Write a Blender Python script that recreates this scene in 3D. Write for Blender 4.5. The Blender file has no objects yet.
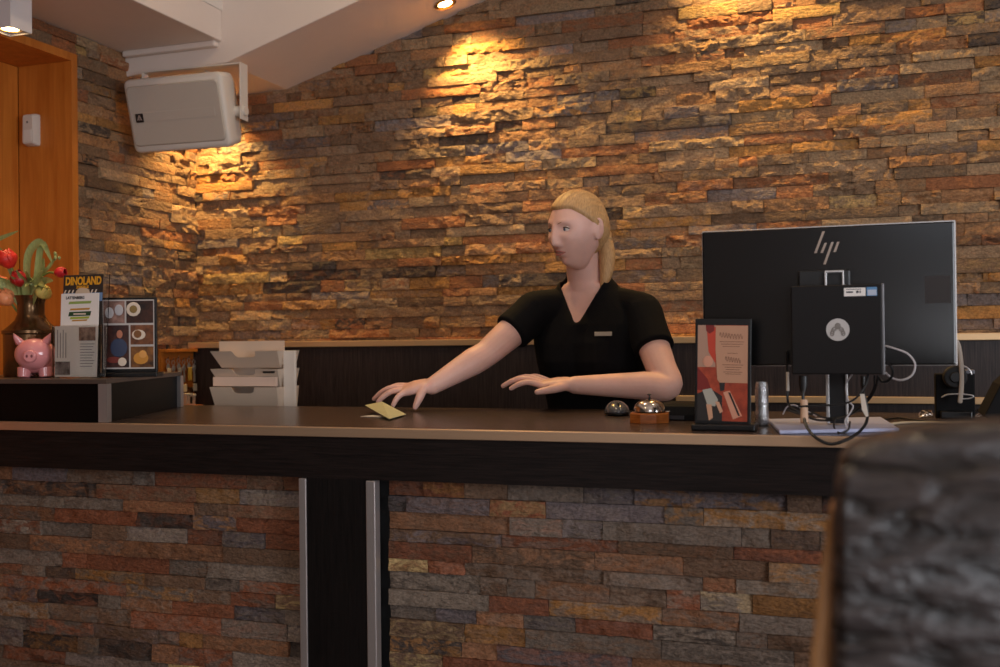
import bpy, bmesh, math, random
import numpy as np
from mathutils import Vector, Matrix, noise
PI = math.pi
rnd = random.Random(7)
scene = bpy.context.scene
COL = scene.collection

# ------------------------------------------------------------------ camera
F = 1040.0
H = 1.30
YAW, PITCH, ROLL = math.radians(19.05), 0.00745, 0.0115
fwd = Vector((-math.sin(YAW), math.cos(YAW), 0)); rgt = Vector((math.cos(YAW), math.sin(YAW), 0)); up = Vector((0, 0, 1))
fw = (fwd * math.cos(PITCH) + up * math.sin(PITCH)).normalized()
u1 = (up * math.cos(PITCH) - fwd * math.sin(PITCH)).normalized()
Uc = u1 * math.cos(ROLL) + rgt * math.sin(ROLL)
Rc = rgt * math.cos(ROLL) - u1 * math.sin(ROLL)
CAM = Vector((0, 0, H))
def ray(px, py): return fw + Rc * ((px - 500) / F) + Uc * ((333.5 - py) / F)
def onY(px, py, Y):
    d = ray(px, py); return CAM + d * (Y / d.y)
def onZ(px, py, z):
    d = ray(px, py); return CAM + d * ((z - H) / d.z)
def onX(px, py, X):
    d = ray(px, py); return CAM + d * (X / d.x)
cd = bpy.data.cameras.new('camera'); cam = bpy.data.objects.new('camera', cd); COL.objects.link(cam)
M = Matrix((( Rc.x, Uc.x, -fw.x, 0), (Rc.y, Uc.y, -fw.y, 0), (Rc.z, Uc.z, -fw.z, H), (0, 0, 0, 1)))
cam.matrix_world = M
cd.sensor_width = 36; cd.lens = 36 * F / 1000; cd.clip_start = 0.02
cd.dof.use_dof = True; cd.dof.focus_distance = 2.75; cd.dof.aperture_fstop = 3.8
scene.camera = cam
scene.view_settings.view_transform = 'Standard'; scene.view_settings.look = 'None'
scene.view_settings.gamma = 1; scene.view_settings.use_curve_mapping = False
scene.view_settings.exposure = 0.0

# ------------------------------------------------------------------ materials
MATS = {}
def srgb(r, g, b):
    f = lambda c: (c / 255 / 12.92) if c / 255 <= .04045 else ((c / 255 + .055) / 1.055) ** 2.4
    return (f(r), f(g), f(b), 1)
def pm(name, col, rough=.5, metal=0, spec=.5, bump=0, bscale=80, vary=0, vscale=8, stretch=(1, 1, 1), trans=0, coat=0, col2=None, emit=None, estr=0, sub=0):
    if name in MATS: return MATS[name]
    m = bpy.data.materials.new(name); m.use_nodes = True; nt = m.node_tree; b = nt.nodes['Principled BSDF']
    c = col if len(col) == 4 else (*col, 1)
    b.inputs['Base Color'].default_value = c; b.inputs['Roughness'].default_value = rough; b.inputs['Metallic'].default_value = metal
    b.inputs['Specular IOR Level'].default_value = spec
    if trans: b.inputs['Transmission Weight'].default_value = trans; b.inputs['IOR'].default_value = 1.4
    if coat: b.inputs['Coat Weight'].default_value = coat; b.inputs['Coat Roughness'].default_value = .08
    if sub:
        b.inputs['Subsurface Weight'].default_value = sub; b.inputs['Subsurface Radius'].default_value = (.01, .004, .002)
    if emit: b.inputs['Emission Color'].default_value = (*emit, 1); b.inputs['Emission Strength'].default_value = estr
    if bump or vary or col2:
        tc = nt.nodes.new('ShaderNodeTexCoord'); mp = nt.nodes.new('ShaderNodeMapping'); mp.inputs['Scale'].default_value = stretch
        nt.links.new(tc.outputs['Object'], mp.inputs['Vector'])
        if vary or col2:
            n = nt.nodes.new('ShaderNodeTexNoise'); n.inputs['Scale'].default_value = vscale; n.inputs['Detail'].default_value = 6; n.inputs['Roughness'].default_value = .6
            nt.links.new(mp.outputs['Vector'], n.inputs['Vector'])
            rp = nt.nodes.new('ShaderNodeValToRGB'); rp.color_ramp.elements[0].position = .32; rp.color_ramp.elements[1].position = .68
            c2 = col2 if col2 else tuple(min(1, x * (1 + vary)) for x in c[:3]) + (1,)
            c1 = c if col2 else tuple(x * (1 - vary) for x in c[:3]) + (1,)
            rp.color_ramp.elements[0].color = c1; rp.color_ramp.elements[1].color = c2 if len(c2) == 4 else (*c2, 1)
            nt.links.new(n.outputs['Fac'], rp.inputs['Fac']); nt.links.new(rp.outputs['Color'], b.inputs['Base Color'])
        if bump:
            n2 = nt.nodes.new('ShaderNodeTexNoise'); n2.inputs['Scale'].default_value = bscale; n2.inputs['Detail'].default_value = 5
            nt.links.new(mp.outputs['Vector'], n2.inputs['Vector'])
            bp = nt.nodes.new('ShaderNodeBump'); bp.inputs['Strength'].default_value = bump; bp.inputs['Distance'].default_value = .004
            nt.links.new(n2.outputs['Fac'], bp.inputs['Height']); nt.links.new(bp.outputs['Normal'], b.inputs['Normal'])
    MATS[name] = m; return m

def stone_mat():
    m = bpy.data.materials.new('split_slate'); m.use_nodes = True; nt = m.node_tree; b = nt.nodes['Principled BSDF']; L = nt.links
    a1 = nt.nodes.new('ShaderNodeAttribute'); a1.attribute_name = 'tone_a'; a2 = nt.nodes.new('ShaderNodeAttribute'); a2.attribute_name = 'tone_b'
    tc = nt.nodes.new('ShaderNodeTexCoord'); mp = nt.nodes.new('ShaderNodeMapping'); mp.inputs['Scale'].default_value = (1, 1, 2.2)
    L.new(tc.outputs['Object'], mp.inputs['Vector'])
    n1 = nt.nodes.new('ShaderNodeTexNoise'); n1.inputs['Scale'].default_value = 21; n1.inputs['Detail'].default_value = 7; n1.inputs['Roughness'].default_value = .65; n1.inputs['Distortion'].default_value = .8
    L.new(mp.outputs['Vector'], n1.inputs['Vector'])
    r1 = nt.nodes.new('ShaderNodeValToRGB'); r1.color_ramp.elements[0].position = .45; r1.color_ramp.elements[1].position = .57
    L.new(n1.outputs['Fac'], r1.inputs['Fac'])
    mx = nt.nodes.new('ShaderNodeMix'); mx.data_type = 'RGBA'
    L.new(r1.outputs['Color'], mx.inputs['Factor']); L.new(a1.outputs['Color'], mx.inputs['A']); L.new(a2.outputs['Color'], mx.inputs['B'])
    n3 = nt.nodes.new('ShaderNodeTexNoise'); n3.inputs['Scale'].default_value = 130; n3.inputs['Detail'].default_value = 6; n3.inputs['Roughness'].default_value = .7
    L.new(tc.outputs['Object'], n3.inputs['Vector'])
    r3 = nt.nodes.new('ShaderNodeMapRange'); r3.inputs['From Min'].default_value = .3; r3.inputs['From Max'].default_value = .7; r3.inputs['To Min'].default_value = .55; r3.inputs['To Max'].default_value = 1.45
    L.new(n3.outputs['Fac'], r3.inputs['Value'])
    vm = nt.nodes.new('ShaderNodeVectorMath'); vm.operation = 'SCALE'
    L.new(mx.outputs['Result'], vm.inputs[0]); L.new(r3.outputs['Result'], vm.inputs['Scale'])
    L.new(vm.outputs['Vector'], b.inputs['Base Color'])
    b.inputs['Roughness'].default_value = .62; b.inputs['Specular IOR Level'].default_value = .35
    bp = nt.nodes.new('ShaderNodeBump'); bp.inputs['Strength'].default_value = 1.0; bp.inputs['Distance'].default_value = .009
    n4 = nt.nodes.new('ShaderNodeTexNoise'); n4.inputs['Scale'].default_value = 55; n4.inputs['Detail'].default_value = 8; n4.inputs['Roughness'].default_value = .62
    L.new(mp.outputs['Vector'], n4.inputs['Vector']); L.new(n4.outputs['Fac'], bp.inputs['Height']); L.new(bp.outputs['Normal'], b.inputs['Normal'])
    return m

def wood_mat(name, c1, c2, scale=6, stretch=(18, 18, 1), rough=.45, bump=.15, spec=.4, coat=0):
    m = bpy.data.materials.new(name); m.use_nodes = True; nt = m.node_tree; b = nt.nodes['Principled BSDF']; L = nt.links
    tc = nt.nodes.new('ShaderNodeTexCoord'); mp = nt.nodes.new('ShaderNodeMapping'); mp.inputs['Scale'].default_value = stretch
    L.new(tc.outputs['Object'], mp.inputs['Vector'])
    n = nt.nodes.new('ShaderNodeTexNoise'); n.inputs['Scale'].default_value = scale; n.inputs['Detail'].default_value = 8; n.inputs['Roughness'].default_value = .6; n.inputs['Distortion'].default_value = .3
    L.new(mp.outputs['Vector'], n.inputs['Vector'])
    r = nt.nodes.new('ShaderNodeValToRGB'); r.color_ramp.elements[0].position = .33; r.color_ramp.elements[1].position = .68
    r.color_ramp.elements[0].color = c1; r.color_ramp.elements[1].color = c2
    L.new(n.outputs['Fac'], r.inputs['Fac']); L.new(r.outputs['Color'], b.inputs['Base Color'])
    bp = nt.nodes.new('ShaderNodeBump'); bp.inputs['Strength'].default_value = bump; bp.inputs['Distance'].default_value = .002
    L.new(n.outputs['Fac'], bp.inputs['Height']); L.new(bp.outputs['Normal'], b.inputs['Normal'])
    b.inputs['Roughness'].default_value = rough; b.inputs['Specular IOR Level'].default_value = spec
    if coat: b.inputs['Coat Weight'].default_value = coat
    return m

STONE = stone_mat()
WHITE_WALL = pm('white_plaster', srgb(226, 210, 198), .8, vary=.03, vscale=3, bump=.05, bscale=30)
WENGE = wood_mat('wenge_horizontal', srgb(15, 11, 10), srgb(36, 27, 25), 5, (2.5, 30, 60), .5, .3, .2)
WENGE_V = wood_mat('wenge_vertical', srgb(27, 21, 20), srgb(66, 53, 50), 5, (60, 30, 2), .5, .2)
WENGE_D = wood_mat('wenge_dark_vertical', srgb(10, 8, 8), srgb(24, 19, 18), 5, (60, 30, 2), .5, .2, .2)
TOPMAT = wood_mat('dark_laminate', srgb(58, 46, 42), srgb(74, 60, 54), 4, (3, 30, 30), .26, .03, .5)
BRONZE = pm('brushed_bronze', srgb(216, 182, 150), .36, .75, bump=.04, bscale=40, stretch=(1, 40, 40))
ALU = pm('brushed_aluminium', srgb(186, 178, 176), .36, .7, bump=.03, bscale=40, stretch=(40, 40, 1))
PINE = wood_mat('orange_pine', srgb(184, 102, 32), srgb(208, 126, 48), 3, (14, 14, 1.1), .45, .08)
BLACKP = pm('black_plastic', srgb(22, 21, 22), .42, bump=.05, bscale=300)
BLACKG = pm('black_satin', srgb(11, 11, 13), .33, bump=.02, bscale=200)
BLACKM = pm('black_rubber', srgb(16, 15, 15), .6, bump=.03, bscale=200)
SILVER = pm('silver_plastic', srgb(190, 186, 184), .35, .6, vary=.03)
CHROME = pm('nickel', srgb(205, 195, 185), .16, 1, vary=.04)
WHITEP = pm('white_plastic', srgb(216, 206, 194), .5, vary=.02, bump=.02)
GRILLE = pm('speaker_grille', srgb(196, 184, 170), .7, bump=.5, bscale=900)
BEIGE = pm('beige_plastic', srgb(208, 190, 172), .45, vary=.03, bump=.02)
PAPER = pm('paper_white', srgb(240, 232, 226), .7, vary=.02)
SKIN = pm('skin', srgb(230, 182, 166), .48, vary=.07, vscale=14, bump=.05, bscale=120, sub=.12)
HAIR = wood_mat('blonde_hair', srgb(176, 134, 88), srgb(212, 170, 120), 10, (40, 6, 6), .5, .5)
SHIRT = pm('black_jersey', srgb(11, 10, 12), .9, spec=.2, bump=.2, bscale=260, vary=.15, vscale=5)
LEATHER = None

# ------------------------------------------------------------------ mesh helpers
def tag(o, label=None, cat=None, group=None, kind=None):
    if label: o['label'] = label
    if cat: o['category'] = cat
    if group: o['group'] = group
    if kind: o['kind'] = kind
    return o
def thing(name, label, cat, loc=(0, 0, 0), rotz=0, group=None):
    o = bpy.data.objects.new(name, None); COL.objects.link(o); o.empty_display_size = .05
    o.location = loc; o.rotation_euler = (0, 0, rotz)
    return tag(o, label, cat, group)
class MB:
    def __init__(s): s.v = []; s.f = []; s.mi = []; s.cur = 0
    def add(s, vs, fs):
        n = len(s.v); s.v += [tuple(p) for p in vs]; s.f += [[i + n for i in f] for f in fs]; s.mi += [s.cur] * len(fs); return s
    def box(s, x0, x1, y0, y1, z0, z1):
        return s.add([(x0, y0, z0), (x1, y0, z0), (x1, y1, z0), (x0, y1, z0), (x0, y0, z1), (x1, y0, z1), (x1, y1, z1), (x0, y1, z1)],
                     [[0, 3, 2, 1], [4, 5, 6, 7], [0, 1, 5, 4], [1, 2, 6, 5], [2, 3, 7, 6], [3, 0, 4, 7]])
    def prism(s, pts, axis, a, b):
        # pts: 2D polygon; axis: 'x','y','z' extruded from a to b
        def P(p, t): return {'x': (t, p[0], p[1]), 'y': (p[0], t, p[1]), 'z': (p[0], p[1], t)}[axis]
        n = len(pts); vs = [P(p, a) for p in pts] + [P(p, b) for p in pts]
        return s.add(vs, [list(range(n))[::-1], list(range(n, 2 * n))] + [[i, (i + 1) % n, n + (i + 1) % n, n + i] for i in range(n)])
    def lathe(s, prof, seg=24, c=(0, 0, 0), cap=True):
        vs = []; fs = []
        for (r, z) in prof:
            for k in range(seg):
                a = 2 * PI * k / seg; vs.append((c[0] + r * math.cos(a), c[1] + r * math.sin(a), c[2] + z))
        for i in range(len(prof) - 1):
            for k in range(seg):
                fs.append([i * seg + k, i * seg + (k + 1) % seg, (i + 1) * seg + (k + 1) % seg, (i + 1) * seg + k])
        if cap:
            fs.append(list(range(seg))[::-1]); fs.append([(len(prof) - 1) * seg + k for k in range(seg)])
        return s.add(vs, fs)
    def loft(s, rings, cap=True, closed=False):
        n = len(rings[0]); vs = [p for r in rings for p in r]; fs = []
        m = len(rings)
        for i in range(m if closed else m - 1):
            j = (i + 1) % m
            for k in range(n): fs.append([i * n + k, i * n + (k + 1) % n, j * n + (k + 1) % n, j * n + k])
        if cap and not closed: fs.append(list(range(n))[::-1]); fs.append([(m - 1) * n + k for k in range(n)])
        return s.add(vs, fs)
    def tube(s, pts, rad, seg=8, caps=True, flat=1.0, round_ends=False):
        P = [Vector(p) for p in pts]; R = rad if isinstance(rad, (list, tuple)) else [rad] * len(P)
        if round_ends:
            d0 = (P[0] - P[1]).normalized(); d1 = (P[-1] - P[-2]).normalized(); r0, r1 = R[0], R[-1]
            pre = [(P[0] + d0 * r0 * math.sin(a), r0 * math.cos(a)) for a in (1.45, 1.1, .75, .38)]
            post = [(P[-1] + d1 * r1 * math.sin(a), r1 * math.cos(a)) for a in (.38, .75, 1.1, 1.45)]
            P = [p for p, _ in pre] + P + [p for p, _ in post]; R = [r for _, r in pre] + list(R) + [r for _, r in post]
        rings = []; nrm = None
        for i, p in enumerate(P):
            t = (P[min(i + 1, len(P) - 1)] - P[max(i - 1, 0)]).normalized()
            if nrm is None:
                nrm = t.cross(Vector((0, 0, 1)));
                if nrm.length < .1: nrm = t.cross(Vector((1, 0, 0)))
                nrm.normalize()
            else:
                nrm = (nrm - t * nrm.dot(t)).normalized()
            bn = t.cross(nrm)
            rings.append([p + (nrm * math.cos(2 * PI * k / seg) + bn * math.sin(2 * PI * k / seg) * flat) * R[i] for k in range(seg)])
        return s.loft(rings, caps)
    def ell(s, c, r, seg=20, rg=12, fn=None):
        vs = []; fs = []
        for i in range(rg + 1):
            t = PI * i / rg
            for k in range(seg):
                a = 2 * PI * k / seg
                p = (math.sin(t) * math.cos(a), math.sin(t) * math.sin(a), math.cos(t))
                q = fn(*p) if fn else (p[0] * r[0], p[1] * r[1], p[2] * r[2])
                vs.append((c[0] + q[0], c[1] + q[1], c[2] + q[2]))
        for i in range(rg):
            for k in range(seg): fs.append([i * seg + k, (i + 1) * seg + k, (i + 1) * seg + (k + 1) % seg, i * seg + (k + 1) % seg])
        return s.add(vs, fs)
    def xf(s, mat, start=0):
        s.v = s.v[:start] + [tuple(mat @ Vector(p)) for p in s.v[start:]]; return s
    def build(s, name, mat, parent=None, smooth=False, bevel=0, bseg=2, subsurf=0, weld=True):
        me = bpy.data.meshes.new(name); me.from_pydata(s.v, [], s.f)
        bm = bmesh.new(); bm.from_mesh(me)
        if weld: bmesh.ops.remove_doubles(bm, verts=bm.verts, dist=1e-6)
        bmesh.ops.recalc_face_normals(bm, faces=bm.faces); bm.to_mesh(me); bm.free()
        for mm in (mat if isinstance(mat, (list, tuple)) else [mat]): me.materials.append(mm)
        if isinstance(mat, (list, tuple)) and len(me.polygons) == len(s.mi): me.polygons.foreach_set('material_index', s.mi)
        o = bpy.data.objects.new(name, me); COL.objects.link(o)
        if parent: o.parent = parent
        if bevel:
            b = o.modifiers.new('bevel', 'BEVEL'); b.width = bevel; b.segments = bseg; b.limit_method = 'ANGLE'; b.angle_limit = .6
        if subsurf:
            q = o.modifiers.new('sub', 'SUBSURF'); q.levels = subsurf; q.render_levels = subsurf
        if smooth:
            me.polygons.foreach_set('use_smooth', [True] * len(me.polygons))
            if not subsurf and smooth != 'all':
                me.set_sharp_from_angle(angle=math.radians(40))
        return o
def crom(pts, n=8):
    P = [Vector(p) for p in pts]; P = [P[0] * 2 - P[1]] + P + [P[-1] * 2 - P[-2]]; out = []
    for i in range(1, len(P) - 2):
        a, b, c, d = P[i - 1:i + 3]
        for k in range(n):
            t = k / n; out.append(.5 * (2 * b + (c - a) * t + (2 * a - 5 * b + 4 * c - d) * t * t + (3 * b - a - 3 * c + d) * t ** 3))
    out.append(P[-2]); return out
def text(body, size, mat, parent, loc, rot=(PI / 2, 0, 0), name='lettering', depth=.0003, sx=1, bold=0):
    cu = bpy.data.curves.new(name, 'FONT'); cu.body = body; cu.size = size; cu.extrude = depth; cu.align_x = 'CENTER'; cu.align_y = 'CENTER'; cu.offset = bold
    tmp = bpy.data.objects.new('t', cu); COL.objects.link(tmp)
    dg = bpy.context.evaluated_depsgraph_get(); me = bpy.data.meshes.new_from_object(tmp.evaluated_get(dg))
    bpy.data.objects.remove(tmp); me.materials.append(mat)
    o = bpy.data.objects.new(name, me); COL.objects.link(o); o.parent = parent; o.location = loc; o.rotation_euler = rot; o.scale = (sx, 1, 1)
    return o
def struct(o): return tag(o, kind='structure')

# ------------------------------------------------------------------ split-face stone courses
PAL = [((.29, .178, .10), 25), ((.33, .125, .05), 13), ((.235, .136, .075), 26), ((.45, .215, .062), 8), ((.21, .16, .14), 7), ((.09, .062, .046), 5), ((.385, .25, .138), 13), ((.36, .18, .08), 17), ((.50, .31, .11), 2)]
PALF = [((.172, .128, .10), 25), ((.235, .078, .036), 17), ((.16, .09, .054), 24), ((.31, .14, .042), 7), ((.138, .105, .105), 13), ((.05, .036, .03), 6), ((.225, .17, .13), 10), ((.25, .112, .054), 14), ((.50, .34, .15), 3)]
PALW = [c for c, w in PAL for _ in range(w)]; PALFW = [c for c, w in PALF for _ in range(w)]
def stones(name, tf, u0, u1, z0, z1, keep, seed, res=.008, mat=None, parent=None, relief=.017, pal=None):
    pal = pal or PALW
    """courses on a plane; tf maps (u, z, d) to a point, d = distance out of the wall"""
    r = random.Random(seed); V = []; Fc = []; A = []; B = []
    PH = .15; prow = 0; z = z0
    while z < z1:
        hs = [r.uniform(.03, .046) for _ in range(4)]; k = PH / sum(hs); hs = [h * k for h in hs]
        for h in hs:
            u = u0 - r.uniform(0, .2)
            while u < u1:
                ln = r.choice((r.uniform(.06, .13), r.uniform(.11, .22), r.uniform(.18, .33)))
                a, b = max(u, u0), min(u + ln, u1); u += ln
                if b - a < .012 or not keep((a + b) / 2, z + h / 2): continue
                d0 = r.uniform(.003, relief); rough = r.choice((.25, .6, 1.0, 1.0, 1.5, 1.9)); tilt = r.uniform(-.03, .03); tz = r.uniform(-.10, .05)
                c = list(r.choice(pal)); v = r.uniform(.72, 1.2); ca = [x * v for x in c]
                c2 = r.choice(pal); w = r.uniform(.15, .85); vb = r.uniform(.7, 1.25); cb = [(x * (1 - w) + y * w) * vb for x, y in zip(ca, c2)]
                g = .0006; a += g; b -= g; zb, zt = z + g, min(z + h, z1) - g
                if zt - zb < .008: continue
                nx = max(2, int((b - a) / res)); nz = max(3, int(h / res)); off = Vector((r.uniform(0, 99), r.uniform(0, 99), 0)); base = len(V)
                um, zm = (a + b) / 2, (zb + zt) / 2
                for j in range(nz + 1):
                    for i in range(nx + 1):
                        uu = a + (b - a) * i / nx; zz = zb + (zt - zb) * j / nz
                        p = Vector((uu * 14, zz * 24, 0)) + off
                        q1 = p * 1.25 + Vector((noise.noise(p * .7), noise.noise(p * .7 + Vector((9, 2, 4))), 0)) * .7
                        st = noise.noise(q1 * .9); st = round(st * 3.2) / 3.2 * .6 + st * .4
                        n1 = st * .75 + (.35 - abs(noise.noise(q1 * 1.9 + Vector((5, 3, 1))))) * .55 + noise.noise(p * 4.1) * .22
                        d = d0 + rough * .0098 * n1 + (uu - um) * tilt + (zz - zm) * tz
                        if i in (0, nx) or j in (0, nz): d -= .0012 * r.uniform(0, 2)
                        d = max(d, .0005)
                        ji, jj = (r.uniform(-.3, .3) * (b - a) / nx if 0 < i < nx else 0), (r.uniform(-.3, .3) * h / nz if 0 < j < nz else 0)
                        V.append(tf(uu + ji, zz + jj, d)); A.append(ca); B.append(cb)
                W = nx + 1
                for j in range(nz):
                    for i in range(nx):
                        q = base + j * W + i; Fc.append((q, q + 1, q + W + 1, q + W))
                # sides back into the wall
                ring = [base + i for i in range(W)] + [base + j * W + nx for j in range(1, nz + 1)] + [base + nz * W + i for i in range(nx - 1, -1, -1)] + [base + j * W for j in range(nz - 1, 0, -1)]
                ijs = [(i, 0) for i in range(W)] + [(nx, j) for j in range(1, nz + 1)] + [(i, nz) for i in range(nx - 1, -1, -1)] + [(0, j) for j in range(nz - 1, 0, -1)]
                bb = len(V)
                for (i, j) in ijs:
                    V.append(tf(a + (b - a) * i / nx, zb + (zt - zb) * j / nz, -.012)); A.append(ca); B.append(ca)
                n = len(ring)
                for k in range(n): Fc.append((ring[k], bb + k, bb + (k + 1) % n, ring[(k + 1) % n]))
            z += h
        prow += 1
    me = bpy.data.meshes.new(name); me.from_pydata(V, [], Fc); me.materials.append(mat or STONE)
    for nm, D in (('tone_a', A), ('tone_b', B)):
        at = me.attributes.new(nm, 'FLOAT_COLOR', 'POINT'); arr = np.ones((len(V), 4), np.float32); arr[:, :3] = np.array(D); at.data.foreach_set('color', arr.ravel())
    bm = bmesh.new(); bm.from_mesh(me); bmesh.ops.recalc_face_normals(bm, faces=bm.faces); bm.to_mesh(me); bm.free()
    me.polygons.foreach_set('use_smooth', [True] * len(me.polygons)); me.set_sharp_from_angle(angle=math.radians(32))
    o = bpy.data.objects.new(name, me); COL.objects.link(o)
    if parent: o.parent = parent
    return o

# ------------------------------------------------------------------ setting
XL, YB = -2.57, 3.63            # left wall plane, back wall plane
XR, YF = 2.9, -3.0              # right wall and the wall behind the camera
ZS = 2.388                      # soffit
def zslope(x): return 2.31 if x < -2.135 else 2.31 + .30 * (x + 2.135)
FLOORM = wood_mat('floor_boards', srgb(70, 52, 40), srgb(98, 76, 58), 3, (10, 1.5, 10), .45, .1)
struct(MB().box(XL - .4, XR, YF, YB + .2, -.1, 0).build('floor', FLOORM))
struct(stones('wall_back', lambda u, z, d: (u, YB - d, z), XL, 1.6, 1.17, 3.45, lambda u, z: z - .03 < zslope(u), 11, .0065))
struct(MB().box(XL - .4, XR + .2, YB + .011, YB + .25, 0, 4.6).build('wall_back', pm('wall_mortar', srgb(62, 54, 48), .9, vary=.1, vscale=30)))
NY0, NXB = 1.55, -2.79
NY1 = onX(78.5, 200, XL + .012).y - .028; NZT = onX(78, 55, XL + .012).z - .028   # wooden niche in the left wall
struct(stones('wall_left', lambda u, z, d: (XL + d, u, z), NY1 + .029, YB - .004, 1.0, 2.386, lambda u, z: True, 23, .0065))
struct(stones('wall_left', lambda u, z, d: (XL + d, u, z), 1.3, NY1 + .029, NZT + .029, 2.386, lambda u, z: True, 24, .0065))
MORT = MATS['wall_mortar']
mb = MB(); mb.box(XL - .4, XL - .011, NY1 + .03, YB + .011, 0, 4.6); mb.box(XL - .4, XL - .011, YF, NY0 - .03, 0, 4.6); mb.box(XL - .4, XL - .011, NY0 - .03, NY1 + .03, NZT + .005, 4.6)
mb.box(XL - .4, NXB - .03, NY0 - .03, NY1 + .03, 0, NZT + .005)
struct(mb.build('wall_left', MORT))
# niche lining: back boards, far side, near side, top, face frame
nb = MB()
y = NY0
while y < NY1 - .001:
    w = min(.155, NY1 - y); nb.box(NXB - .02, NXB, y + .001, y + w - .0015, 0, NZT); y += w
niche = struct(nb.build('trim_1', PINE, bevel=.0015))
struct(MB().box(NXB, XL + .012, NY1, NY1 + .028, 0, NZT + .028).build('trim_2', PINE, bevel=.001))
struct(MB().box(NXB, XL + .012, NY0 - .028, NY0, 0, NZT + .028).build('trim_3', PINE, bevel=.001))
struct(MB().box(NXB, XL + .012, NY0, NY1, NZT, NZT + .028).build('trim_4', PINE, bevel=.001))
# ceiling: left soffit, bulkhead along the back wall, high sloped ceiling
struct(MB().box(XL - .02, -2.148, YF, 3.2, ZS, 4.6).build('ceiling', WHITE_WALL, bevel=.004))
pts = [(XL - .02, 2.30), (-2.135, 2.31), (XR, zslope(XR)), (XR, 4.6), (XL - .02, 4.6)]
struct(MB().prism(pts, 'y', 3.2, YB + .02).build('ceiling', WHITE_WALL, bevel=.004))
zc = lambda x: 2.95 + .30 * (x + 2.135)
struct(MB().prism([(-2.2, zc(-2.2)), (XR + .2, zc(XR + .2)), (XR + .2, zc(XR + .2) + .1), (-2.2, zc(-2.2) + .1)], 'y', YF, 3.25).build('ceiling', WHITE_WALL))
a, b = onX(196, 0, -2.148), onX(226, 13, -2.148)
struct(MB().box(-2.150, -2.144, a.y - .25, b.y, b.z + .0, b.z + .34).build('trim_5', pm('hatch_white', srgb(226, 216, 206), .6, vary=.02), bevel=.002))
# cornice strip where the bulkhead meets the soffit
struct(MB().box(XL + .01, -2.16, 3.17, 3.2, ZS - .022, ZS).build('trim_6', WHITE_WALL, bevel=.006))
# wainscot panel on the back wall and its trims
struct(MB().box(XL + .03, 1.62, 3.565, YB - .002, 0, 1.286).build('trim_7', [WENGE_V]))
GOLDT = pm('gold_trim', srgb(222, 184, 138), .38, .5, vary=.05)
struct(MB().box(XL + .012, 1.62, 3.55, YB - .001, 1.286, 1.309).build('trim_8', GOLDT, bevel=.002))
struct(MB().box(onY(676, 402, 3.55).x, 1.62, 3.548, 3.565, 1.086, 1.108).build('trim_9', GOLDT, bevel=.002))
# walls behind the camera with the two windows the daylight comes through, plus an added high one
def wall_with_window(name, axis, pos, thick, lo, hi, w0, w1, zz0, zz1, ztop):
    m = MB()
    def bx(a, b, c, d):
        if axis == 'x': m.box(pos, pos + thick, a, b, c, d)
        else: m.box(a, b, pos - thick, pos, c, d)
    bx(lo, w0, 0, ztop); bx(w1, hi, 0, ztop); bx(w0, w1, 0, zz0); bx(w0, w1, zz1, ztop)
    struct(m.build(name, WHITE_WALL))
W1 = (-1.2, 1.0, .85, 2.35); W2 = (.36, 1.7, .5, 1.32)
wall_with_window('wall_right', 'x', XR, .2, YF - .2, YB + .2, *W1, 4.8)
W3 = (.2, 2.2, 2.15, 2.95)  # added high window, put in for bluish sheen on the armchair
m = MB()
for (a, b, c, d) in ((XL - .4, W2[0], 0, 1.8), (W2[1], XR, 0, 1.8), (W2[0], W2[1], 0, W2[2]), (W2[0], W2[1], W2[3], 1.8), (XL - .4, W3[0], 1.8, 4.8), (W3[1], XR, 1.8, 4.8), (W3[0], W3[1], 1.8, W3[2]), (W3[0], W3[1], W3[3], 4.8)): m.box(a, b, YF - .2, YF, c, d)
struct(m.build('wall_front', WHITE_WALL))
def win_frame(name, axis, pos, w0, w1, z0, z1):
    m = MB(); t = .05
    def bx(a, b, c, d):
        if axis == 'x': m.box(pos + .05, pos + .11, a, b, c, d)
        else: m.box(a, b, pos - .11, pos - .05, c, d)
    bx(w0, w0 + t, z0, z1); bx(w1 - t, w1, z0, z1); bx(w0 + t, w1 - t, z0, z0 + t); bx(w0 + t, w1 - t, z1 - t, z1); bx((w0 + w1) / 2 - .025, (w0 + w1) / 2 + .025, z0 + t, z1 - t)
    struct(m.build(name, WHITEP, bevel=.004))
win_frame('window_1', 'x', XR, *W1); win_frame('window_2', 'y', YF, *W2); win_frame('added_window_3', 'y', YF, *W3)

# ------------------------------------------------------------------ reception counter
CT, Y1 = 1.10, 2.2
YBK = 2.93
ct = thing('reception_counter', 'long reception counter with dark top, bronze edge and stacked stone front', 'counter', (0, 0, 0))
MB().box(-2.53, 1.55, Y1 + .012, YBK, CT - .022, CT).build('worktop', TOPMAT, ct)
MB().box(-2.53, 1.55, Y1 - .004, Y1 + .012, CT - .022, CT + .0006).build('edge_trim', BRONZE, ct, bevel=.0015)
MB().box(-2.53, 1.55, Y1 + .004, Y1 + .09, 0.979, CT - .022).build('fascia', WENGE, ct)
PX0, PX1 = onY(298.2, 480, Y1).x, onY(374.6, 480, Y1).x
MB().box(PX0 + .02, PX1 - .024, Y1 + .004, Y1 + .09, 0, 0.979).build('post', WENGE_D, ct)
for (a, b) in ((PX0, PX0 + .02), (PX1 - .024, PX1)):
    MB().box(a, b, Y1 + .001, Y1 + .028, 0, .977).build('metal_strip', ALU, ct, bevel=.002)
YS = 2.256
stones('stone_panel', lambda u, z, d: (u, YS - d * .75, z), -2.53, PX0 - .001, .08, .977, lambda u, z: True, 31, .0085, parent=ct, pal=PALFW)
stones('stone_panel', lambda u, z, d: (u, YS - d * .75, z), PX1 + .012, 1.55, .08, .977, lambda u, z: True, 47, .0085, parent=ct, pal=PALFW)
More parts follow.
